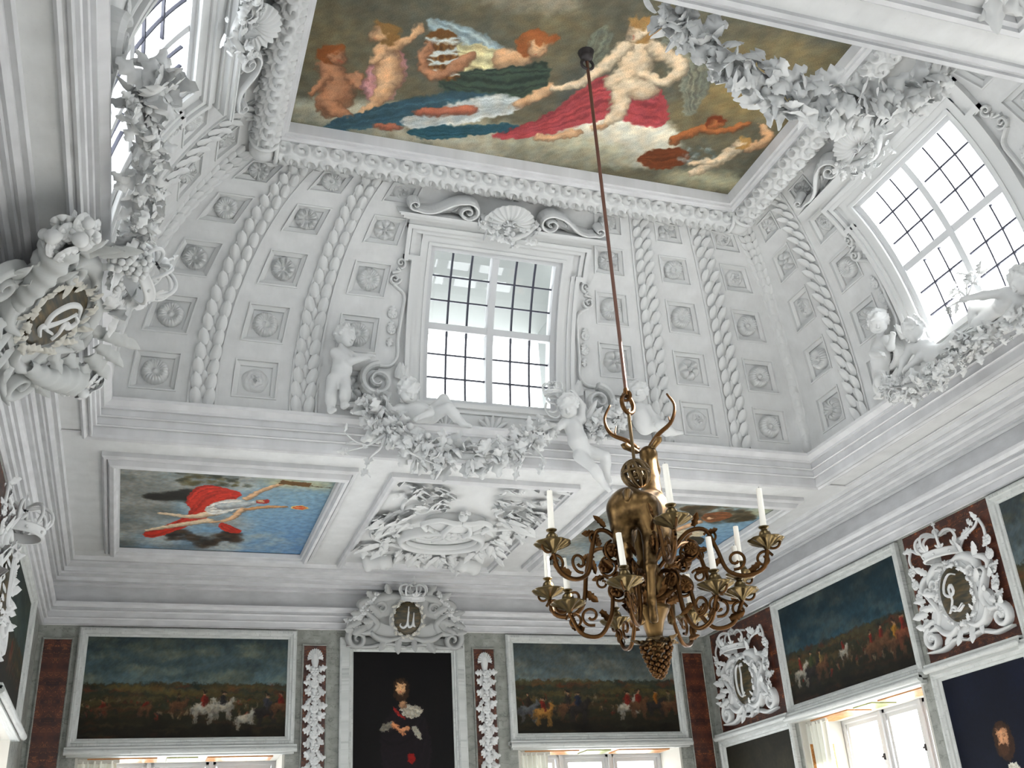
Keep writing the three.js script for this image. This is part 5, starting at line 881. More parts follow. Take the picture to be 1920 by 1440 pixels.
// ================================================================ CARTOUCHES, RELIEFS, FESTOONS, CURTAINS
const ACAN = [leafGeo(0.22, 0.11, 0.35, 4, 0.35, 10), leafGeo(0.2, 0.09, 0.5, 3, 0.4, 9)];
function scrollWork(root, list, mat, depth, name = 'scroll') {           // list of paths for one half; mirrored
  for (const [path, d] of list) for (const s of [-1, 1]) mesh(name, ribbon(path.map(([x, y, w, z, h]) => [s * x, y, w, z || 0, h || 1]), d || depth), mat, root);
}
const field = std(0xffffff, 0.5, { map: dataTex(256, 256, (x, y) => { const a = fbm(x * 4, y * 14, 4); return [0.23 + a * 0.2, 0.2 + a * 0.14, 0.12 + a * 0.07]; }) });
const strokes = { C: [[[0.10, 0.62], [-0.02, 0.72], [-0.2, 0.6], [-0.28, 0.1], [-0.2, -0.45], [0.0, -0.66], [0.18, -0.5]], [[0.08, 0.66], [0.12, 0.3], [0.06, -0.3], [0.1, -0.62], [0.22, -0.66]], [[0.10, 0.62], [0.2, 0.7], [0.28, 0.62]]], L: [[[0.30, 0.62], [0.05, 0.72], [-0.22, 0.5], [-0.33, 0.12], [-0.12, -0.05], [0.08, 0.06], [0.02, 0.32], [-0.1, 0.2], [-0.05, -0.2], [-0.18, -0.52], [0.02, -0.6], [0.32, -0.42]], [[-0.3, -0.62], [-0.1, -0.44], [0.12, -0.62], [0.38, -0.5]]], U: [[[0.0, 0.7], [-0.02, 0.2], [-0.06, -0.4], [-0.22, -0.56], [-0.38, -0.42], [-0.34, -0.3]], [[0.02, 0.4], [0.0, -0.3], [0.06, -0.5], [0.2, -0.42], [0.25, 0.0], [0.26, 0.34]], [[0.26, 0.1], [0.28, -0.4], [0.36, -0.5]]], R: [[[0.2, 0.55], [-0.05, 0.62], [-0.28, 0.3], [-0.3, -0.2], [-0.08, -0.46], [0.2, -0.3]], [[0.06, 0.5], [0.02, 0.1], [-0.06, -0.3], [-0.16, -0.6], [0.06, -0.66]], [[0.08, 0.45], [0.3, 0.5], [0.34, 0.25], [0.14, 0.1], [0.3, -0.1], [0.36, -0.35]]] };
// crowned oval cartouche in the local XY plane; rx, ry: radii of the oval
function cartouche(root, o) {
  const { rx, ry, mat = M.plaster, letter } = o, W = o.w, H = o.h, z0 = 0.03;
  mesh('backing', merge([at(new THREE.CylinderGeometry(1, 1, 0.05, 40).rotateX(PI / 2), 0, 0, z0, 0, 0, 0, [rx * 1.32, ry * 1.28, 1]), at(new THREE.CylinderGeometry(1, 1.05, 0.06, 30).rotateX(PI / 2), 0, -ry * 0.6, 0.02, 0, 0, 0, [W * 0.72, H * 0.42, 1]), at(new THREE.CylinderGeometry(1, 1.05, 0.06, 30).rotateX(PI / 2), 0, ry * 0.35, 0.02, 0, 0, 0, [W * 0.6, H * 0.5, 1])]), mat, root);
  mesh('oval_field', at(new THREE.SphereGeometry(1, 32, 16), 0, 0, z0 + 0.03, 0, 0, 0, [rx, ry, 0.05]), field, root);
  const st = strokes[letter].map((s) => ribbon(curve2(s.map(([a, b]) => [a * rx * 1.5, b * ry]), 30, (t) => rx * (0.07 + 0.12 * sin(PI * t) ** 2)), 0.022)); mesh('monogram', merge(st).translate(0, 0, z0 + 0.07), M.plaster, root);
  const wr = part('wreath', root), n = 26;
  for (let k = 0; k < n; k++) { const a = 2 * PI * k / n, l = mesh('leaf', OAK[k % 3], o.wreathMat || M.plaster, wr); l.position.set(rx * 1.13 * cos(a), ry * 1.11 * sin(a), z0 + 0.05); l.rotation.set(0.15, 0, a + (k % 2 ? 0.5 : -0.4)); l.scale.setScalar(rx * 2.6 * rr(0.8, 1.1)); }
  const q = (pts, w, n = 22) => curve2(pts.map(([a, b]) => [a * W, b * H]), n, typeof w === 'function' ? w : (t) => w * W * (0.55 + 0.75 * sin(PI * t)));
  const w0 = 0.13;
  scrollWork(root, [
    [[...q([[0.06, 0.62], [0.3, 0.66], [0.52, 0.5], [0.56, 0.3]], w0, 16), ...spiral(0.44 * W, 0.3 * H, 0.12 * W, 0, 1.2, w0 * 0.7 * W, 0.03 * W, 18)], 0.09],
    [[...spiral(0.80 * W, -0.66 * H, 0.19 * W, PI / 2, -1.5, 0.12 * W, 0.03 * W, 26).reverse(), ...q([[0.8, -0.5], [0.6, -0.44], [0.5, -0.2], [0.62, 0.05], [0.72, 0.2]], w0 * 0.8, 16), ...spiral(0.62 * W, 0.22 * H, 0.1 * W, 0, 1.1, 0.07 * W, 0.02 * W, 14)], 0.08],
    [q([[0.98, -0.88], [0.6, -0.9], [0.3, -0.8], [0.0, -0.88]], w0 * 0.5, 18), 0.07],
    [q([[0.1, -0.58], [0.3, -0.68], [0.5, -0.6], [0.6, -0.42]], w0 * 0.7, 14), 0.1],
    [q([[0.5, 0.55], [0.68, 0.52], [0.8, 0.38], [0.78, 0.25]], w0 * 0.7, 14), 0.07],
  ], mat, 0.08);
  const ac = [[0.62, 0.62, -0.9], [0.84, 0.12, -1.3], [0.86, -0.14, -1.8], [0.74, -0.34, -2.0], [0.36, -0.7, -2.6], [0.14, -0.72, -3.0], [0.34, 0.74, -0.5], [0.6, -0.1, -1.5], [0.5, 0.12, -1.0], [0.9, -0.5, -1.2]];
  for (const [x, y, r] of ac) for (const s of [-1, 1]) { const l = mesh('acanthus_leaf', ACAN[floor(rnd() * 2)], mat, root); l.position.set(s * x * W * 0.9, y * H * 0.9, 0.05); l.rotation.set(0.1, 0, s * (r + rr(-0.2, 0.2))); l.scale.setScalar(W * 1.15 * rr(0.85, 1.15)); }
  if (o.flowers !== false) for (const s of [-1, 1]) {                   // drops of flowers beside the oval
    const d = part('flower_drop', root);
    for (let k = 0; k < (o.nd || 6); k++) { const x = s * W * (o.fx ? o.fx(k) : 0.93 - 0.02 * k), y = H * (o.fy ? o.fy(k) : 0.75 - 0.27 * k); const f = mesh('flower', BLOOM[k % 2], M.plaster, d); f.position.set(x, y, 0.05); f.scale.setScalar(W * 0.085); for (let j = 0; j < 2; j++) { const l = mesh('leaf', OAK[j], M.plaster, d); l.position.set(x, y, 0.035); l.rotation.set(0.2, 0, s * rr(-2.4, 2.6)); l.scale.setScalar(W * 1.0); } }
  }
  if (o.ribbonTop) for (const s of [-1, 1]) { const d = part('bow', root); mesh('loop', merge([tube([[s * W * 0.3, H * 0.85, 0.03], [s * W * 0.5, H * 0.98, 0.06], [s * W * 0.72, H * 1.08, 0.04], [s * W * 0.84, H * 1.2, 0.04]], 0.016, 16, 6), tube([[s * W * 0.84, H * 1.2, 0.04], [s * W * 0.92, H * 1.0, 0.05], [s * W * 0.9, H * 0.8, 0.04]], 0.016, 12, 6)]), M.plaster, d); for (let k = 0; k < 6; k++) { const l = mesh('leaf', OAK[k % 3], M.plaster, d); l.position.set(s * W * (0.4 + 0.08 * k), H * (0.93 + 0.05 * k), 0.05); l.rotation.set(0.2, 0, rr(-3, 3)); l.scale.setScalar(W * 1.2); } }
  if (o.bracket) mesh('bracket', box(0.5, 0.3, 0.22, 0, 0.0, -0.1), mat, root);
  const cr = part('crown', root); crownInto(cr, o.crown || rx * 0.75, M.plaster); cr.position.set(0, H * (o.cy ?? 0.72), o.cz ?? 0.10); cr.rotation.x = 0.1;
  return root;
}
reseed(500);
onWall(cartouche(thing('wall_cartouche', 'crowned white cartouche with the letter C on red marble, in the room corner', 'cartouche'), { rx: 0.24, ry: 0.30, w: 0.70, h: 0.52, letter: 'C', crown: 0.19, ribbonTop: true, cy: 0.78 }), 'right', 1.07, 4.10, 0.02);
onWall(cartouche(thing('wall_cartouche', 'large crowned white cartouche with the letters C and L on red marble', 'cartouche'), { rx: 0.22, ry: 0.28, w: 0.62, h: 0.52, letter: 'L', crown: 0.20, ribbonTop: true, cy: 0.70 }), 'right', 5.35, 4.13, 0.02);
onWall(cartouche(thing('wall_cartouche', 'white cartouche cut by the picture edge, beside the dim greenish landscape', 'cartouche'), { rx: 0.22, ry: 0.28, w: 0.68, h: 0.55, letter: 'C', crown: 0.20, ribbonTop: true, cy: 0.72 }), 'left', 4.55, 4.18, 0.03);
onWall(cartouche(thing('wall_cartouche', 'grey cartouche with crossed letters and crown over the ermine portrait', 'cartouche'), { rx: 0.185, ry: 0.22, w: 0.80, h: 0.42, mat: M.grey, wreathMat: M.warm, letter: 'U', crown: 0.155, cy: 0.56, cz: 0.30, fx: (k) => 0.55 + 0.09 * k, fy: (k) => 0.62 - 0.2 * k, nd: 5, bracket: true }), 'far', -0.01, 5.08, 0.2).rotation.x = 0.28;
{
  const g = thing('hanging_cartouche', 'big grey-green cartouche with crown and horns of flowers, hung at the well edge', 'cartouche');
  const m2 = std(lin(0.42, 0.432, 0.425), 0.8);
  cartouche(g, { rx: 0.31, ry: 0.25, w: 0.86, h: 0.5, mat: m2, wreathMat: M.warm, letter: 'R', crown: 0.2, cy: 1.12, flowers: false });
  frameOn(g, V3(-4.10, 5.40, 6.98), V3(0, 0, -1), V3(0.72, 0.69, 0), V3(0.69, -0.72, 0));
  reseed(63);
  for (const s of [-1, 1]) {                              // horns of plenty spilling flowers at both ends
    const h = part('horn', g), pts = [[s * 0.42, -0.26, 0.06], [s * 0.58, -0.2, 0.1], [s * 0.76, -0.08, 0.12], [s * 0.95, 0.06, 0.12]];
    mesh('twisted_horn', (() => { const c = new THREE.CatmullRomCurve3(pts.map((p) => V3(...p))), G = new Geo(), fr = c.computeFrenetFrames(40); G.grid(40, 14, (i, j) => { const k = Math.round(i * 40), p = c.getPointAt(i), a = j * 2 * PI, r = (0.05 + 0.075 * i) * (1 + 0.12 * cos(i * 34 + a * 2)); const v = p.addScaledVector(fr.normals[k], cos(a) * r).addScaledVector(fr.binormals[k], sin(a) * r); return [v.x, v.y, v.z]; }); return G.build(); })(), m2, h);
    for (let k = 0; k < 20; k++) { const a = rnd() * 6.3, r = 0.15 * sqrt(rnd()), f = mesh(k % 3 ? 'flower' : 'fruit', k % 3 ? BLOOM[k % 2] : FRUIT[k % 2], M.plaster, h); f.position.set(s * (1.0 + rr(-0.05, 0.1)), 0.1 + r * cos(a), 0.12 + r * sin(a) * 0.8); f.rotation.set(rr(-0.8, 0.8), s * rr(-0.2, 1.2), 0); f.scale.setScalar(k % 3 ? rr(0.06, 0.085) : rr(0.07, 0.11)); }
  }
  for (let k = 0; k < 22; k++) { const s = k % 2 ? 1 : -1, f = mesh(k % 4 ? 'leaf' : 'fruit', k % 4 ? OAK[k % 3] : FRUIT[2], M.plaster, g); f.position.set(s * rr(0.15, 0.45), rr(0.4, 0.62), rr(0.1, 0.2)); f.rotation.set(rr(-0.5, 0.8), rr(-0.6, 0.6), rr(-3, 3)); f.scale.setScalar(k % 4 ? rr(0.9, 1.4) : rr(0.12, 0.16)); }
  for (const s of [-1, 1]) for (let k = 0; k < 4; k++) { const l = mesh('acanthus_leaf', ACAN[k % 2], m2, g); l.position.set(s * (0.55 + 0.08 * k), 0.32 - 0.06 * k, 0.12); l.rotation.set(0.4, 0, -s * (0.5 + 0.35 * k)); l.scale.setScalar(1.3); }
}
// ---------------------------------------------------------------- relief panels in the flat ceiling
const PANEL = [[0, 0], [0, 0.05], [0.025, 0.075], [0.055, 0.075], [0.058, 0.05], [0.085, 0.045], [0.095, 0.006]];
function reliefPanel(label, x, z, hx, hz, turn) {
  const g = thing('relief_panel', label, 'ceiling relief'); overSoffit(g, x, z); if (turn) g.rotateZ(PI);
  mesh('panel_frame', frameGeo(hx, hz, PANEL), M.mould, g);
  mesh('panel_ground', box(2 * hx - 0.18, 2 * hz - 0.18, 0.01, 0, 0, 0.003), M.wall, g);
  const my = -0.32, A = 0.5, Bv = 0.36;                   // medallion
  mesh('medallion', merge([at(new THREE.TorusGeometry(1, 0.08, 10, 48), 0, my, 0.04, 0, 0, 0, [A, Bv, 1.1]), at(new THREE.TorusGeometry(0.86, 0.035, 8, 48), 0, my, 0.05, 0, 0, 0, [A, Bv, 1]), at(new THREE.SphereGeometry(1, 32, 14), 0, my, 0, 0, 0, 0, [A * 0.93, Bv * 0.93, 0.03])]), M.plaster, g);
  const cip = part('interlaced_cipher', g);
  for (const s of [-1, 1]) { mesh('letter_stroke', ribbon(curve2([[s * 0.3, my + 0.14], [s * 0.1, my + 0.16], [s * 0.04, my], [s * 0.16, my - 0.12], [s * 0.3, my - 0.08]], 22, 0.035), 0.045), M.plaster, cip); mesh('letter_stroke', ribbon(spiral(s * 0.18, my + 0.02, 0.13, s > 0 ? 0 : PI, s * 1.1, 0.03, 0.015, 24), 0.04), M.plaster, cip); }
  mesh('letter_stroke', ribbon(curve2([[-0.08, my - 0.16], [0.03, my], [-0.03, my + 0.1], [0.08, my + 0.18]], 16, 0.03), 0.05), M.plaster, cip);
  // crown lying on the ceiling
  const cr = part('crown', g); cr.position.set(0, 0.20, 0.04);
  mesh('band', ribbon(curve2([[-0.34, 0.06], [-0.2, -0.04], [0, -0.075], [0.2, -0.04], [0.34, 0.06]], 20, 0.085), 0.1), M.plaster, cr);
  for (const k of [-0.66, -0.24, 0.24, 0.66]) mesh('arch', ribbon(curve2([[k * 0.5, -0.02 + abs(k) * 0.08], [k * 0.62, 0.16], [k * 0.4, 0.32], [0, 0.36]], 16, 0.055).map(([a, b, w]) => [a, b, w, 0.05 + 0.09 * sqrt(max(0, 1 - (a / 0.38) ** 2 - ((b - 0.14) / 0.24) ** 2))]), 0.05), M.plaster, cr);
  mesh('cap', at(new THREE.SphereGeometry(1, 28, 12), 0, 0.14, 0, 0, 0, 0, [0.36, 0.2, 0.13]), M.plaster, cr);
  mesh('orb', merge([new THREE.SphereGeometry(0.055, 12, 9).translate(0, 0.42, 0.05), box(0.12, 0.025, 0.03, 0, 0.52, 0.04), box(0.025, 0.12, 0.03, 0, 0.51, 0.04)]), M.plaster, cr);
  for (let k = 0; k < 9; k++) { const t = k / 8 * 2 - 1, j = mesh('jewel', new THREE.SphereGeometry(0.022, 7, 5), M.plaster, cr); j.position.set(t * 0.33, 0.055 * (abs(t) ** 2) * 2 - 0.06, 0.09); }
  // foliage, scrolls and trophies
  const hx0 = hx - 0.2, hz0 = hz - 0.2;
  for (const s of [-1, 1]) {
    mesh('branch_scroll', ribbon([...curve2([[s * 0.2, my - Bv - 0.12], [s * 0.5, my - Bv], [s * hx0, my - 0.05], [s * hx0 * 0.94, 0.3], [s * 0.66, 0.62]], 24, 0.05), ...spiral(s * 0.5, 0.6, 0.17, PI * (s > 0 ? 0 : 1), s * 1.3, 0.045, 0.02, 20)], 0.05), M.plaster, g);
    mesh('branch_scroll', ribbon([...curve2([[s * 0.7, 0.6], [s * 0.72, 0.85], [s * 0.62, 1.05], [s * 0.42, 1.12]], 16, 0.045), ...spiral(s * 0.4, 1.0, 0.12, PI / 2, s * 1.2, 0.04, 0.02, 18)], 0.05), M.plaster, g);
    mesh('branch_scroll', ribbon(curve2([[s * 0.45, my + Bv], [s * 0.62, 0.12], [s * 0.86, 0.22], [s * hx0, 0.06]], 14, 0.06), 0.06), M.plaster, g);
    for (const [x, y, r, q] of [[0.62, 0.28, -1.0, 1.5], [0.74, 0.2, -1.4, 1.4], [0.58, 0.44, -0.6, 1.5], [0.76, 0.36, -1.9, 1.3], [0.66, -0.02, -2.2, 1.2], [0.7, -0.62, -1.7, 1.3], [0.56, -0.82, -2.3, 1.2], [0.3, -0.95, -2.7, 1.1], [0.16, -1.02, -3.0, 1.2]]) { const l = mesh('acanthus_leaf', ACAN[0], M.plaster, g); l.position.set(s * x * 0.96, y, 0.04); l.rotation.set(0.1, 0, s * r); l.scale.setScalar(q); }
    for (let k = 0, n = 0; n < 110 && k < 900; k++) {
      const px = s * rr(0.02, hx0 + 0.06), py = rr(-hz0, hz0 + 0.04);
      const inMed = (px / (A + 0.12)) ** 2 + ((py - my) / (Bv + 0.12)) ** 2 < 1, inCr = (px / 0.47) ** 2 + ((py - 0.36) / 0.4) ** 2 < 1, gap = abs(px) < 0.24 && py > 0.5, low = py < -0.95 && abs(px) > 0.55;
      if (inMed || inCr || gap || low || rnd() > 0.55 + 0.45 * sin(px * 7 + py * 5)) continue; n++;
      const l = mesh('leaf', [ACAN[1], OAK[0], OAK[2]][k % 3], M.plaster, g), a = Math.atan2(py - 0.1, px) - PI / 2; l.position.set(px, py, 0.02 + 0.04 * rnd()); l.rotation.set(rr(-0.1, 0.2), rr(-0.3, 0.3), a + rr(-1.3, 1.3)); l.scale.setScalar(rr(0.7, 1.05));
    }
    for (let k = 0; k < 7; k++) { const f = mesh('flower', BLOOM[k % 2], M.plaster, g); f.position.set(s * rr(0.4, hx0), rr(-0.9, hz0), 0.05); f.scale.setScalar(rr(0.045, 0.07)); }
    const can = mesh('cannon_muzzle', at(lathe([[0, 0], [0.09, 0], [0.12, 0.02], [0.12, 0.07], [0.1, 0.09], [0.1, 0.2], [0.12, 0.22], [0.12, 0.26], [0.1, 0.28], [0.1, 0.36], [0, 0.36]], 20), s * 0.74, -hz0 + 0.08, 0.06, 0, 0, s * 1.1), M.plaster, g);
    can.userData.label = 'short cannon barrel end';
  }
  return g;
}
reseed(808);
reliefPanel('white relief with crown, oval medallion and cannons between two painted ceiling panels', 0, 2.32, 1.04, 1.6, false);
reseed(809);
reliefPanel('white foliage relief on the bright flat ceiling beyond the heavy leaf garland', -0.09, 12.32, 0.93, 1.6, true);
// frames for the remaining flat ceiling strips beside the well
for (const s of [-1, 1]) { const m = struct('trim_' + (s > 0 ? 31 : 32), frameGeo(0.13, 3.0, [[0, 0], [0, 0.012], [0.012, 0.018], [0.02, 0.006]]), M.mould); overSoffit(m, s * 4.02 + VX0 * 0.5, 7.41); m.userData.label = 'thin raised border on the narrow ceiling strip'; }
// ---------------------------------------------------------------- festoons on the end wall
function festoon(label, x, ytop) {
  const g = thing('wall_festoon', label, 'festoon', [x, ytop, 0.03]);
  const sh = mesh('shell', SHELL, M.plaster, g); sh.position.set(0, -0.19, 0); sh.scale.set(0.095, 0.14, 0.12);
  mesh('shell_stem', ribbon([[0, -0.12, 0.07], [0, -0.2, 0.1], [0, -0.3, 0.06]], 0.05), M.plaster, g);
  for (let y = -0.34, k = 0; y > -1.75; y -= 0.155, k++) {
    const f = mesh('flower', BLOOM[k % 2], M.plaster, g); f.position.set(rr(-0.015, 0.015), y, 0.05); f.scale.set(0.055, 0.055, 0.06);
    for (const s of [-1, 1]) { const l = mesh('leaf', OAK[0], M.plaster, g); l.position.set(s * 0.02, y + 0.02, 0.02); l.rotation.set(0.15, 0, -s * rr(0.8, 1.6)); l.scale.setScalar(rr(0.8, 1.0)); const c = mesh('curled_leaf', ACAN[1], M.plaster, g); c.position.set(s * 0.03, y - 0.02, 0.015); c.rotation.set(0.1, 0, -s * rr(2.3, 2.7)); c.scale.setScalar(rr(0.6, 0.75)); }
    const m = mesh('leaf', OAK[2], M.plaster, g); m.position.set(0, y - 0.03, 0.035); m.rotation.set(0.2, 0, PI + rr(-0.3, 0.3)); m.scale.setScalar(0.8);
  }
}
reseed(12);
festoon('white shell and flower festoon between the camp landscape and the ermine portrait', -1.18, 4.74);
festoon('white shell and flower festoon between the ermine portrait and the plain landscape', 1.10, 4.72);
// ---------------------------------------------------------------- curtains
function curtain(label, side, w0, w1, h, top = 3.38) {
  const g = thing('curtain', label, 'curtain'), W = abs(w1 - w0), G = new Geo(); onWall(g, side, (w0 + w1) / 2, 0, h);
  const f = (i, j, bk) => { const x = (i - 0.5) * W * (1 - 0.12 * j), z = 0.05 * sin(i * 2 * PI * 7 + 0.6 * sin(j * 3)) * (0.6 + 0.4 * j) + 0.02 * sin(i * 31); return [x, top - j * 2.5, z + (bk ? -0.004 : 0)]; };
  G.grid(84, 12, (i, j) => f(i, j)); G.grid(84, 12, (i, j) => f(i, j, 1), true);
  mesh('cloth', G.build(), M.curtain, g);
  mesh('heading', merge([box(W + 0.06, 0.05, 0.03, 0, top + 0.0, 0.0), ...Array.from({ length: 7 }, (_, k) => new THREE.TorusGeometry(0.02, 0.004, 6, 12).rotateY(PI / 2).translate((k / 6 - 0.5) * W, top + 0.03, 0))]), M.warm, g);
}
curtain('white pleated curtain at the end window under the camp landscape', 'far', -3.92, -3.46, -0.12);
curtain('white pleated curtain at the end window under the plain landscape', 'far', 1.53, 1.98, -0.12);
curtain('white pleated curtain at the window under the stormy landscape', 'right', 2.08, 2.46, -0.12);
// ================================================================ CHANDELIER WITH A STAG
{
  const CX = -0.05, CZ = 7.41;
  const ch = thing('chandelier', 'gilt bronze chandelier with a stag on a rusty rod, below the painted sky', 'chandelier', [CX, 0, CZ]);
  const rod = mesh('rod', merge([new THREE.CylinderGeometry(0.0145, 0.0145, 3.28, 10).translate(0, 6.58, 0)]), M.rust, ch); rod.rotation.z = 0; 
  const hook = mesh('ceiling_hook', merge([new THREE.SphereGeometry(0.06, 14, 10).translate(0, 8.28, 0), new THREE.TorusGeometry(0.055, 0.014, 8, 20).translate(0, 8.19, 0), new THREE.CylinderGeometry(0.075, 0.06, 0.05, 16).translate(0, 8.31, 0)]), M.iron, ch);
  mesh('ring', merge([new THREE.TorusGeometry(0.07, 0.017, 10, 26).rotateY(0.5).translate(0, 4.87, 0), new THREE.TorusGeometry(0.035, 0.012, 8, 18).rotateY(-1).translate(0, 4.94, 0), new THREE.CylinderGeometry(0.02, 0.028, 0.06, 12).translate(0, 4.97, 0)]), M.gilt2, ch);
  mesh('lower_rod', new THREE.CylinderGeometry(0.013, 0.013, 0.46, 8).translate(0, 4.6, 0), M.brassdark, ch);
  const orb = part('openwork_orb', ch); orb.position.set(0, 4.32, 0);
  for (let k = 0; k < 5; k++) mesh('hoop', new THREE.TorusGeometry(0.095, 0.015, 8, 28).rotateY(k * PI / 5).rotateZ(0.15 * k), M.brassdark, orb);
  mesh('hoop', new THREE.TorusGeometry(0.095, 0.015, 8, 28).rotateX(PI / 2), M.brassdark, orb);
  for (let k = 0; k < 7; k++) { const a = k * 2.4, f = mesh('rosette', BLOOM[k % 2], M.brassdark, orb); f.position.set(0.08 * cos(a), rr(-0.06, 0.06), 0.08 * sin(a)); f.lookAt(f.position.clone().multiplyScalar(2).add(V3(CX, 4.32, CZ))); f.scale.setScalar(0.035); }
  // the stag, seen from behind: rump towards the camera, neck rising beyond; directions: F away from the viewer
  const F = V3(0.62, 0, -0.785), Rr = V3(0.785, 0, 0.62), B = [], Q = (f, r, y) => { const p = V3(0, y, 0).addScaledVector(F, f).addScaledVector(Rr, r); return p.toArray(); };
  const add = (a, b, ra, rb, k) => B.push([...a, ...b, ra, rb, k]);
  add(Q(-0.22, -0.03, 3.99), Q(0.05, 0.0, 4.05), 0.15, 0.125, 0.05); add(Q(0.05, 0, 4.05), Q(0.28, 0.02, 4.13), 0.125, 0.145, 0.05); add(Q(0.28, 0.02, 4.02), Q(0.36, 0.02, 4.16), 0.12, 0.1, 0.05);
  add(Q(0.36, 0.02, 4.16), Q(0.40, 0.03, 4.42), 0.105, 0.06, 0.05); add(Q(0.40, 0.03, 4.42), Q(0.42, 0.03, 4.60), 0.062, 0.055, 0.03);
  add(Q(0.42, 0.03, 4.62), Q(0.48, 0.03, 4.64), 0.066, 0.058, 0.03); add(Q(0.48, 0.03, 4.64), Q(0.62, 0.04, 4.56), 0.055, 0.032, 0.02); add(Q(0.62, 0.04, 4.56), Q(0.645, 0.04, 4.55), 0.033, 0.028, 0.01);
  for (const s of [-1, 1]) {
    add(Q(-0.25, s * 0.08, 3.98), Q(-0.19, s * 0.11, 3.74), 0.1, 0.062, 0.025); add(Q(-0.20, s * 0.10, 3.74), Q(-0.30, s * 0.085, 3.55), 0.07, 0.042, 0.03); add(Q(-0.30, s * 0.085, 3.55), Q(-0.27, s * 0.06, 3.32), 0.036, 0.028, 0.02); add(Q(-0.27, s * 0.06, 3.32), Q(-0.20, s * 0.045, 3.22), 0.03, 0.034, 0.02);
    add(Q(0.34, s * 0.08, 4.02), Q(0.42, s * 0.09, 3.78), 0.075, 0.05, 0.04); add(Q(0.42, s * 0.09, 3.78), Q(0.36, s * 0.07, 3.5), 0.044, 0.03, 0.02); add(Q(0.36, s * 0.07, 3.5), Q(0.36, s * 0.06, 3.32), 0.03, 0.03, 0.02);
    add(Q(0.42, s * 0.06, 4.66), Q(0.37, s * 0.13, 4.70), 0.022, 0.028, 0.01); add(Q(0.37, s * 0.13, 4.70), Q(0.35, s * 0.155, 4.71), 0.026, 0.008, 0.01);
  }
  add(Q(-0.36, 0.0, 4.06), Q(-0.40, 0.0, 4.0), 0.03, 0.02, 0.02);
  const sg = bodyMesh(B, 0.0105, 0.025);
  { const p = sg.attributes.position, c = new Float32Array(p.count * 3); for (let i = 0; i < p.count; i++) { const x = p.getX(i), y = p.getY(i), z = p.getZ(i), n = 0.5 * noise3(x * 5, y * 3, z * 5) + 0.3 * noise3(x * 14, y * 10, z * 14) + 0.2 * noise3(x * 40, y * 30, z * 40), k = smooth(-0.5, 0.55, n); c.set([lerp(0.045, 0.2, k), lerp(0.028, 0.122, k), lerp(0.013, 0.05, k)], i * 3); } sg.setAttribute('color', new THREE.BufferAttribute(c, 3)); }
  const stag = mesh('stag', sg, M.gilt, ch);
  const ant = (s) => { const b = Q(0.44, s * 0.045, 4.68), P1 = Q(0.42, s * 0.12, 4.76), P2 = Q(0.40, s * 0.24, 4.84), P3 = Q(0.42, s * 0.28, 4.98), P4 = Q(0.44, s * 0.23, 5.10); return taperTube([b, P1, P2, P3, P4], (t) => 0.022 * (1 - 0.6 * t), 22, 7); };
  for (const s of [-1, 1]) { mesh('antler', ant(s), M.gilt2, stag); mesh('antler_tine', taperTube([Q(0.41, s * 0.2, 4.80), Q(0.47, s * 0.22, 4.87), Q(0.49, s * 0.21, 4.93)], (t) => 0.013 * (1 - 0.7 * t), 10, 6), M.gilt2, stag); }
  // foliate post, collar and grape pendant under the stag
  mesh('post', lathe([[0, 3.0], [0.05, 3.12], [0.07, 3.16], [0.05, 3.2], [0.06, 3.24], [0.075, 3.3], [0.115, 3.37], [0.13, 3.4], [0.1, 3.41], [0.09, 3.36], [0.07, 3.42], [0.08, 3.5], [0.12, 3.58], [0.1, 3.66], [0.06, 3.74], [0.08, 3.84], [0.05, 3.92], [0.03, 4.0]].map(([r, y]) => [r, y - 0.06]), 24), M.giltplain, ch);
  for (let k = 0; k < 10; k++) { const a = k * 2 * PI / 10, l = mesh('post_leaf', ACAN[k % 2], M.gilt2, ch); l.position.set(0.07 * cos(a), 3.3 + 0.14 * (k % 2), 0.07 * sin(a)); l.rotation.set(0, PI / 2 - a, 0); l.rotateX(0.25); l.scale.setScalar(0.9); }
  const gr = part('grape_pendant', ch);
  mesh('stalk_collar', lathe([[0.035, 3.15], [0.06, 3.14], [0.07, 3.12], [0.05, 3.1], [0.045, 3.06]], 18), M.brassdark, gr);
  reseed(5);
  for (let k = 0; k < 74; k++) { const t = k / 74, y = 3.09 - 0.21 * t, R = 0.092 * pow(1 - t, 0.62) + 0.012, a = k * 2.4, g = mesh('grape', new THREE.SphereGeometry(0.0185, 8, 6), M.gilt2, gr); g.position.set(R * cos(a), y, R * sin(a)); }
  for (let k = 0; k < 7; k++) { const a = k * 2 * PI / 7, l = mesh('vine_leaf', OAK[k % 3], M.brassdark, gr); l.position.set(0.04 * cos(a), 3.12, 0.04 * sin(a)); l.rotation.set(0, PI / 2 - a, 0); l.rotateX(1.3 + rr(0, 0.5)); l.scale.setScalar(0.85); }
  // scrolling arms: angle, reach, height of the drip pan, tier
  const ARMS = [[162, 0.83, 3.66, 1], [40, 0.83, 3.66, 1], [104, 0.86, 3.66, 1], [-10, 0.85, 3.63, 1], [-128, 0.8, 3.6, 1], [-66, 0.83, 3.6, 1], [131, 0.6, 3.37, 0], [70, 0.58, 3.34, 0], [20, 0.62, 3.40, 0], [-157, 0.56, 3.40, 0], [-87, 0.66, 3.40, 0], [-40, 0.74, 3.40, 0]];
  const pan = lathe([[0, -0.05], [0.018, -0.048], [0.03, -0.03], [0.06, -0.012], [0.105, 0.008], [0.122, 0.018], [0.118, 0.024], [0.09, 0.016], [0.05, 0.004], [0, 0.0]], 54);
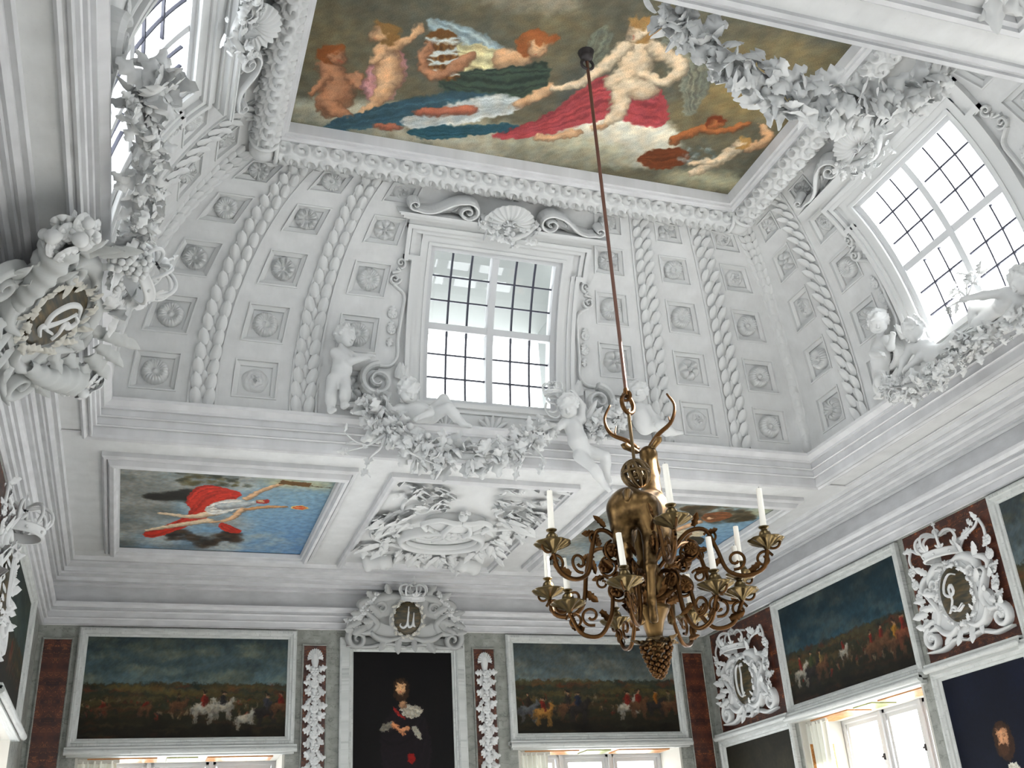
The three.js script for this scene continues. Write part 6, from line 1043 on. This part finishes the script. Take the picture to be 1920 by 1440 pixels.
  { const p = pan.attributes.position; for (let i = 0; i < p.count; i++) { const x = p.getX(i), z = p.getZ(i), r = hypot(x, z); if (r > 0.05) { const q = cos(Math.atan2(z, x) * 9), k = 1 + 0.03 * q; p.setXYZ(i, x * k, p.getY(i) - 0.006 * q * (r < 0.11 ? 1 : 0), z * k); } } pan.computeVertexNormals(); }
  const cup = lathe([[0.014, 0], [0.02, 0.008], [0.04, 0.03], [0.044, 0.05], [0.036, 0.075], [0.022, 0.088], [0.02, 0.094], [0.035, 0.104], [0.036, 0.112], [0.022, 0.114], [0, 0.112]], 18);
  const flat = (p) => new THREE.TubeGeometry(new THREE.CatmullRomCurve3(p.map(([r, y]) => V3(r, y, 0))), 40, 0.016, 6);
  const curlPts = (cx, cy, R, a0, turns, n = 12) => { const o = []; for (let i = 0; i <= n; i++) { const t = i / n, a = a0 + turns * 2 * PI * t, r = R * (1 - 0.72 * t); o.push([cx + r * cos(a), cy + r * sin(a)]); } return o; };
  const curl = (cx, cy, R, a0, turns, w = 0.011) => new THREE.TubeGeometry(new THREE.CatmullRomCurve3(curlPts(cx, cy, R, a0, turns).map(([x, y]) => V3(x, y, 0))), 22, w, 5);
  ARMS.forEach(([deg, R, y, tier], k) => {
    const a = deg * PI / 180, arm = part('arm', ch); arm.rotation.y = -a;
    const y0 = tier ? 3.66 : 3.44, k0 = R / 0.84;
    const S = tier
      ? [[0.08, y0 - 0.06], [0.2 * k0, y0 + 0.06], [0.33 * k0, y0 + 0.17], [0.44 * k0, y0 + 0.16], [0.5 * k0, y0 + 0.02], [0.56 * k0, y - 0.15], [0.68 * k0, y - 0.20], [0.80 * k0, y - 0.16], [R, y - 0.05]]
      : [[0.06, y0], [0.2 * k0, y0 + 0.12], [0.34 * k0, y0 + 0.08], [0.42 * k0, y - 0.1], [0.55 * k0, y - 0.22], [0.72 * k0, y - 0.2], [R, y - 0.05]];
    mesh('scroll_stem', merge([flat(S), curl(0.30 * k0, y0 + 0.03, 0.085, 1.4, -1.3), curl(0.62 * k0, y - 0.08, 0.07, -1.9, 1.2), curl(R - 0.03, y - 0.11, 0.06, 0.3, 1.25, 0.01), curl(0.47 * k0, y0 + 0.1, 0.05, 2.6, -1.2, 0.009), curl(R + 0.05, y + 0.0, 0.05, -2.2, 1.1, 0.009)]), M.gilt2, arm);
    for (const [r, yy, s, rot] of [[0.36 * k0, y0 + 0.2, 0.5, -0.6], [0.52 * k0, y - 0.05, 0.5, 2.4], [0.7 * k0, y - 0.17, 0.5, -1.2], [0.28 * k0, y0 - 0.03, 0.55, 2.0], [0.45 * k0, y0 + 0.14, 0.45, -1.6]]) { const l = mesh('bronze_leaf', ACAN[k % 2], M.gilt2, arm); l.position.set(r, yy, 0); l.rotation.set(0, 0, rot); l.scale.setScalar(s); }
    const mask = mesh('bronze_flower', BLOOM[1], M.gilt2, arm); mask.position.set(0.33 * k0, y0 + 0.04, 0.02); mask.scale.setScalar(0.05); const mask2 = mesh('bronze_flower', BLOOM[0], M.gilt2, arm); mask2.position.set(0.33 * k0, y0 + 0.04, -0.02); mask2.rotation.y = PI; mask2.scale.setScalar(0.05);
    const pn = mesh('drip_pan', pan, M.brass, arm); pn.position.set(R, y, 0);
    const cp = mesh('candle_cup', cup, M.brass, arm); cp.position.set(R, y, 0);
  });
  const where = ['on the arm reaching towards the end window', 'x'];
  const cg = new THREE.CylinderGeometry(0.019, 0.0215, 0.27, 12).translate(0, 0.135, 0);
  ARMS.forEach(([deg, R, y, tier], k) => {
    const a = deg * PI / 180, c = thing('candle', tier ? 'tall ivory candle on an upper arm of the chandelier' : 'ivory candle on a lower arm of the chandelier', 'candle', [CX + R * cos(a), y + 0.113, CZ + R * sin(a)], tier ? 'candles on the upper chandelier arms' : 'candles on the lower chandelier arms');
    const h = tier ? 1 : 0.82; const w = mesh('wax', cg, M.candle, c); w.scale.y = h;
    const wk = mesh('wick', new THREE.CylinderGeometry(0.002, 0.002, 0.015, 5).translate(0, 0.27 * h + 0.006, 0), M.iron, c);
    c.rotation.set(rr(-0.03, 0.03), 0, rr(-0.04, 0.04));
  });
}
renderer.render(scene, camera);
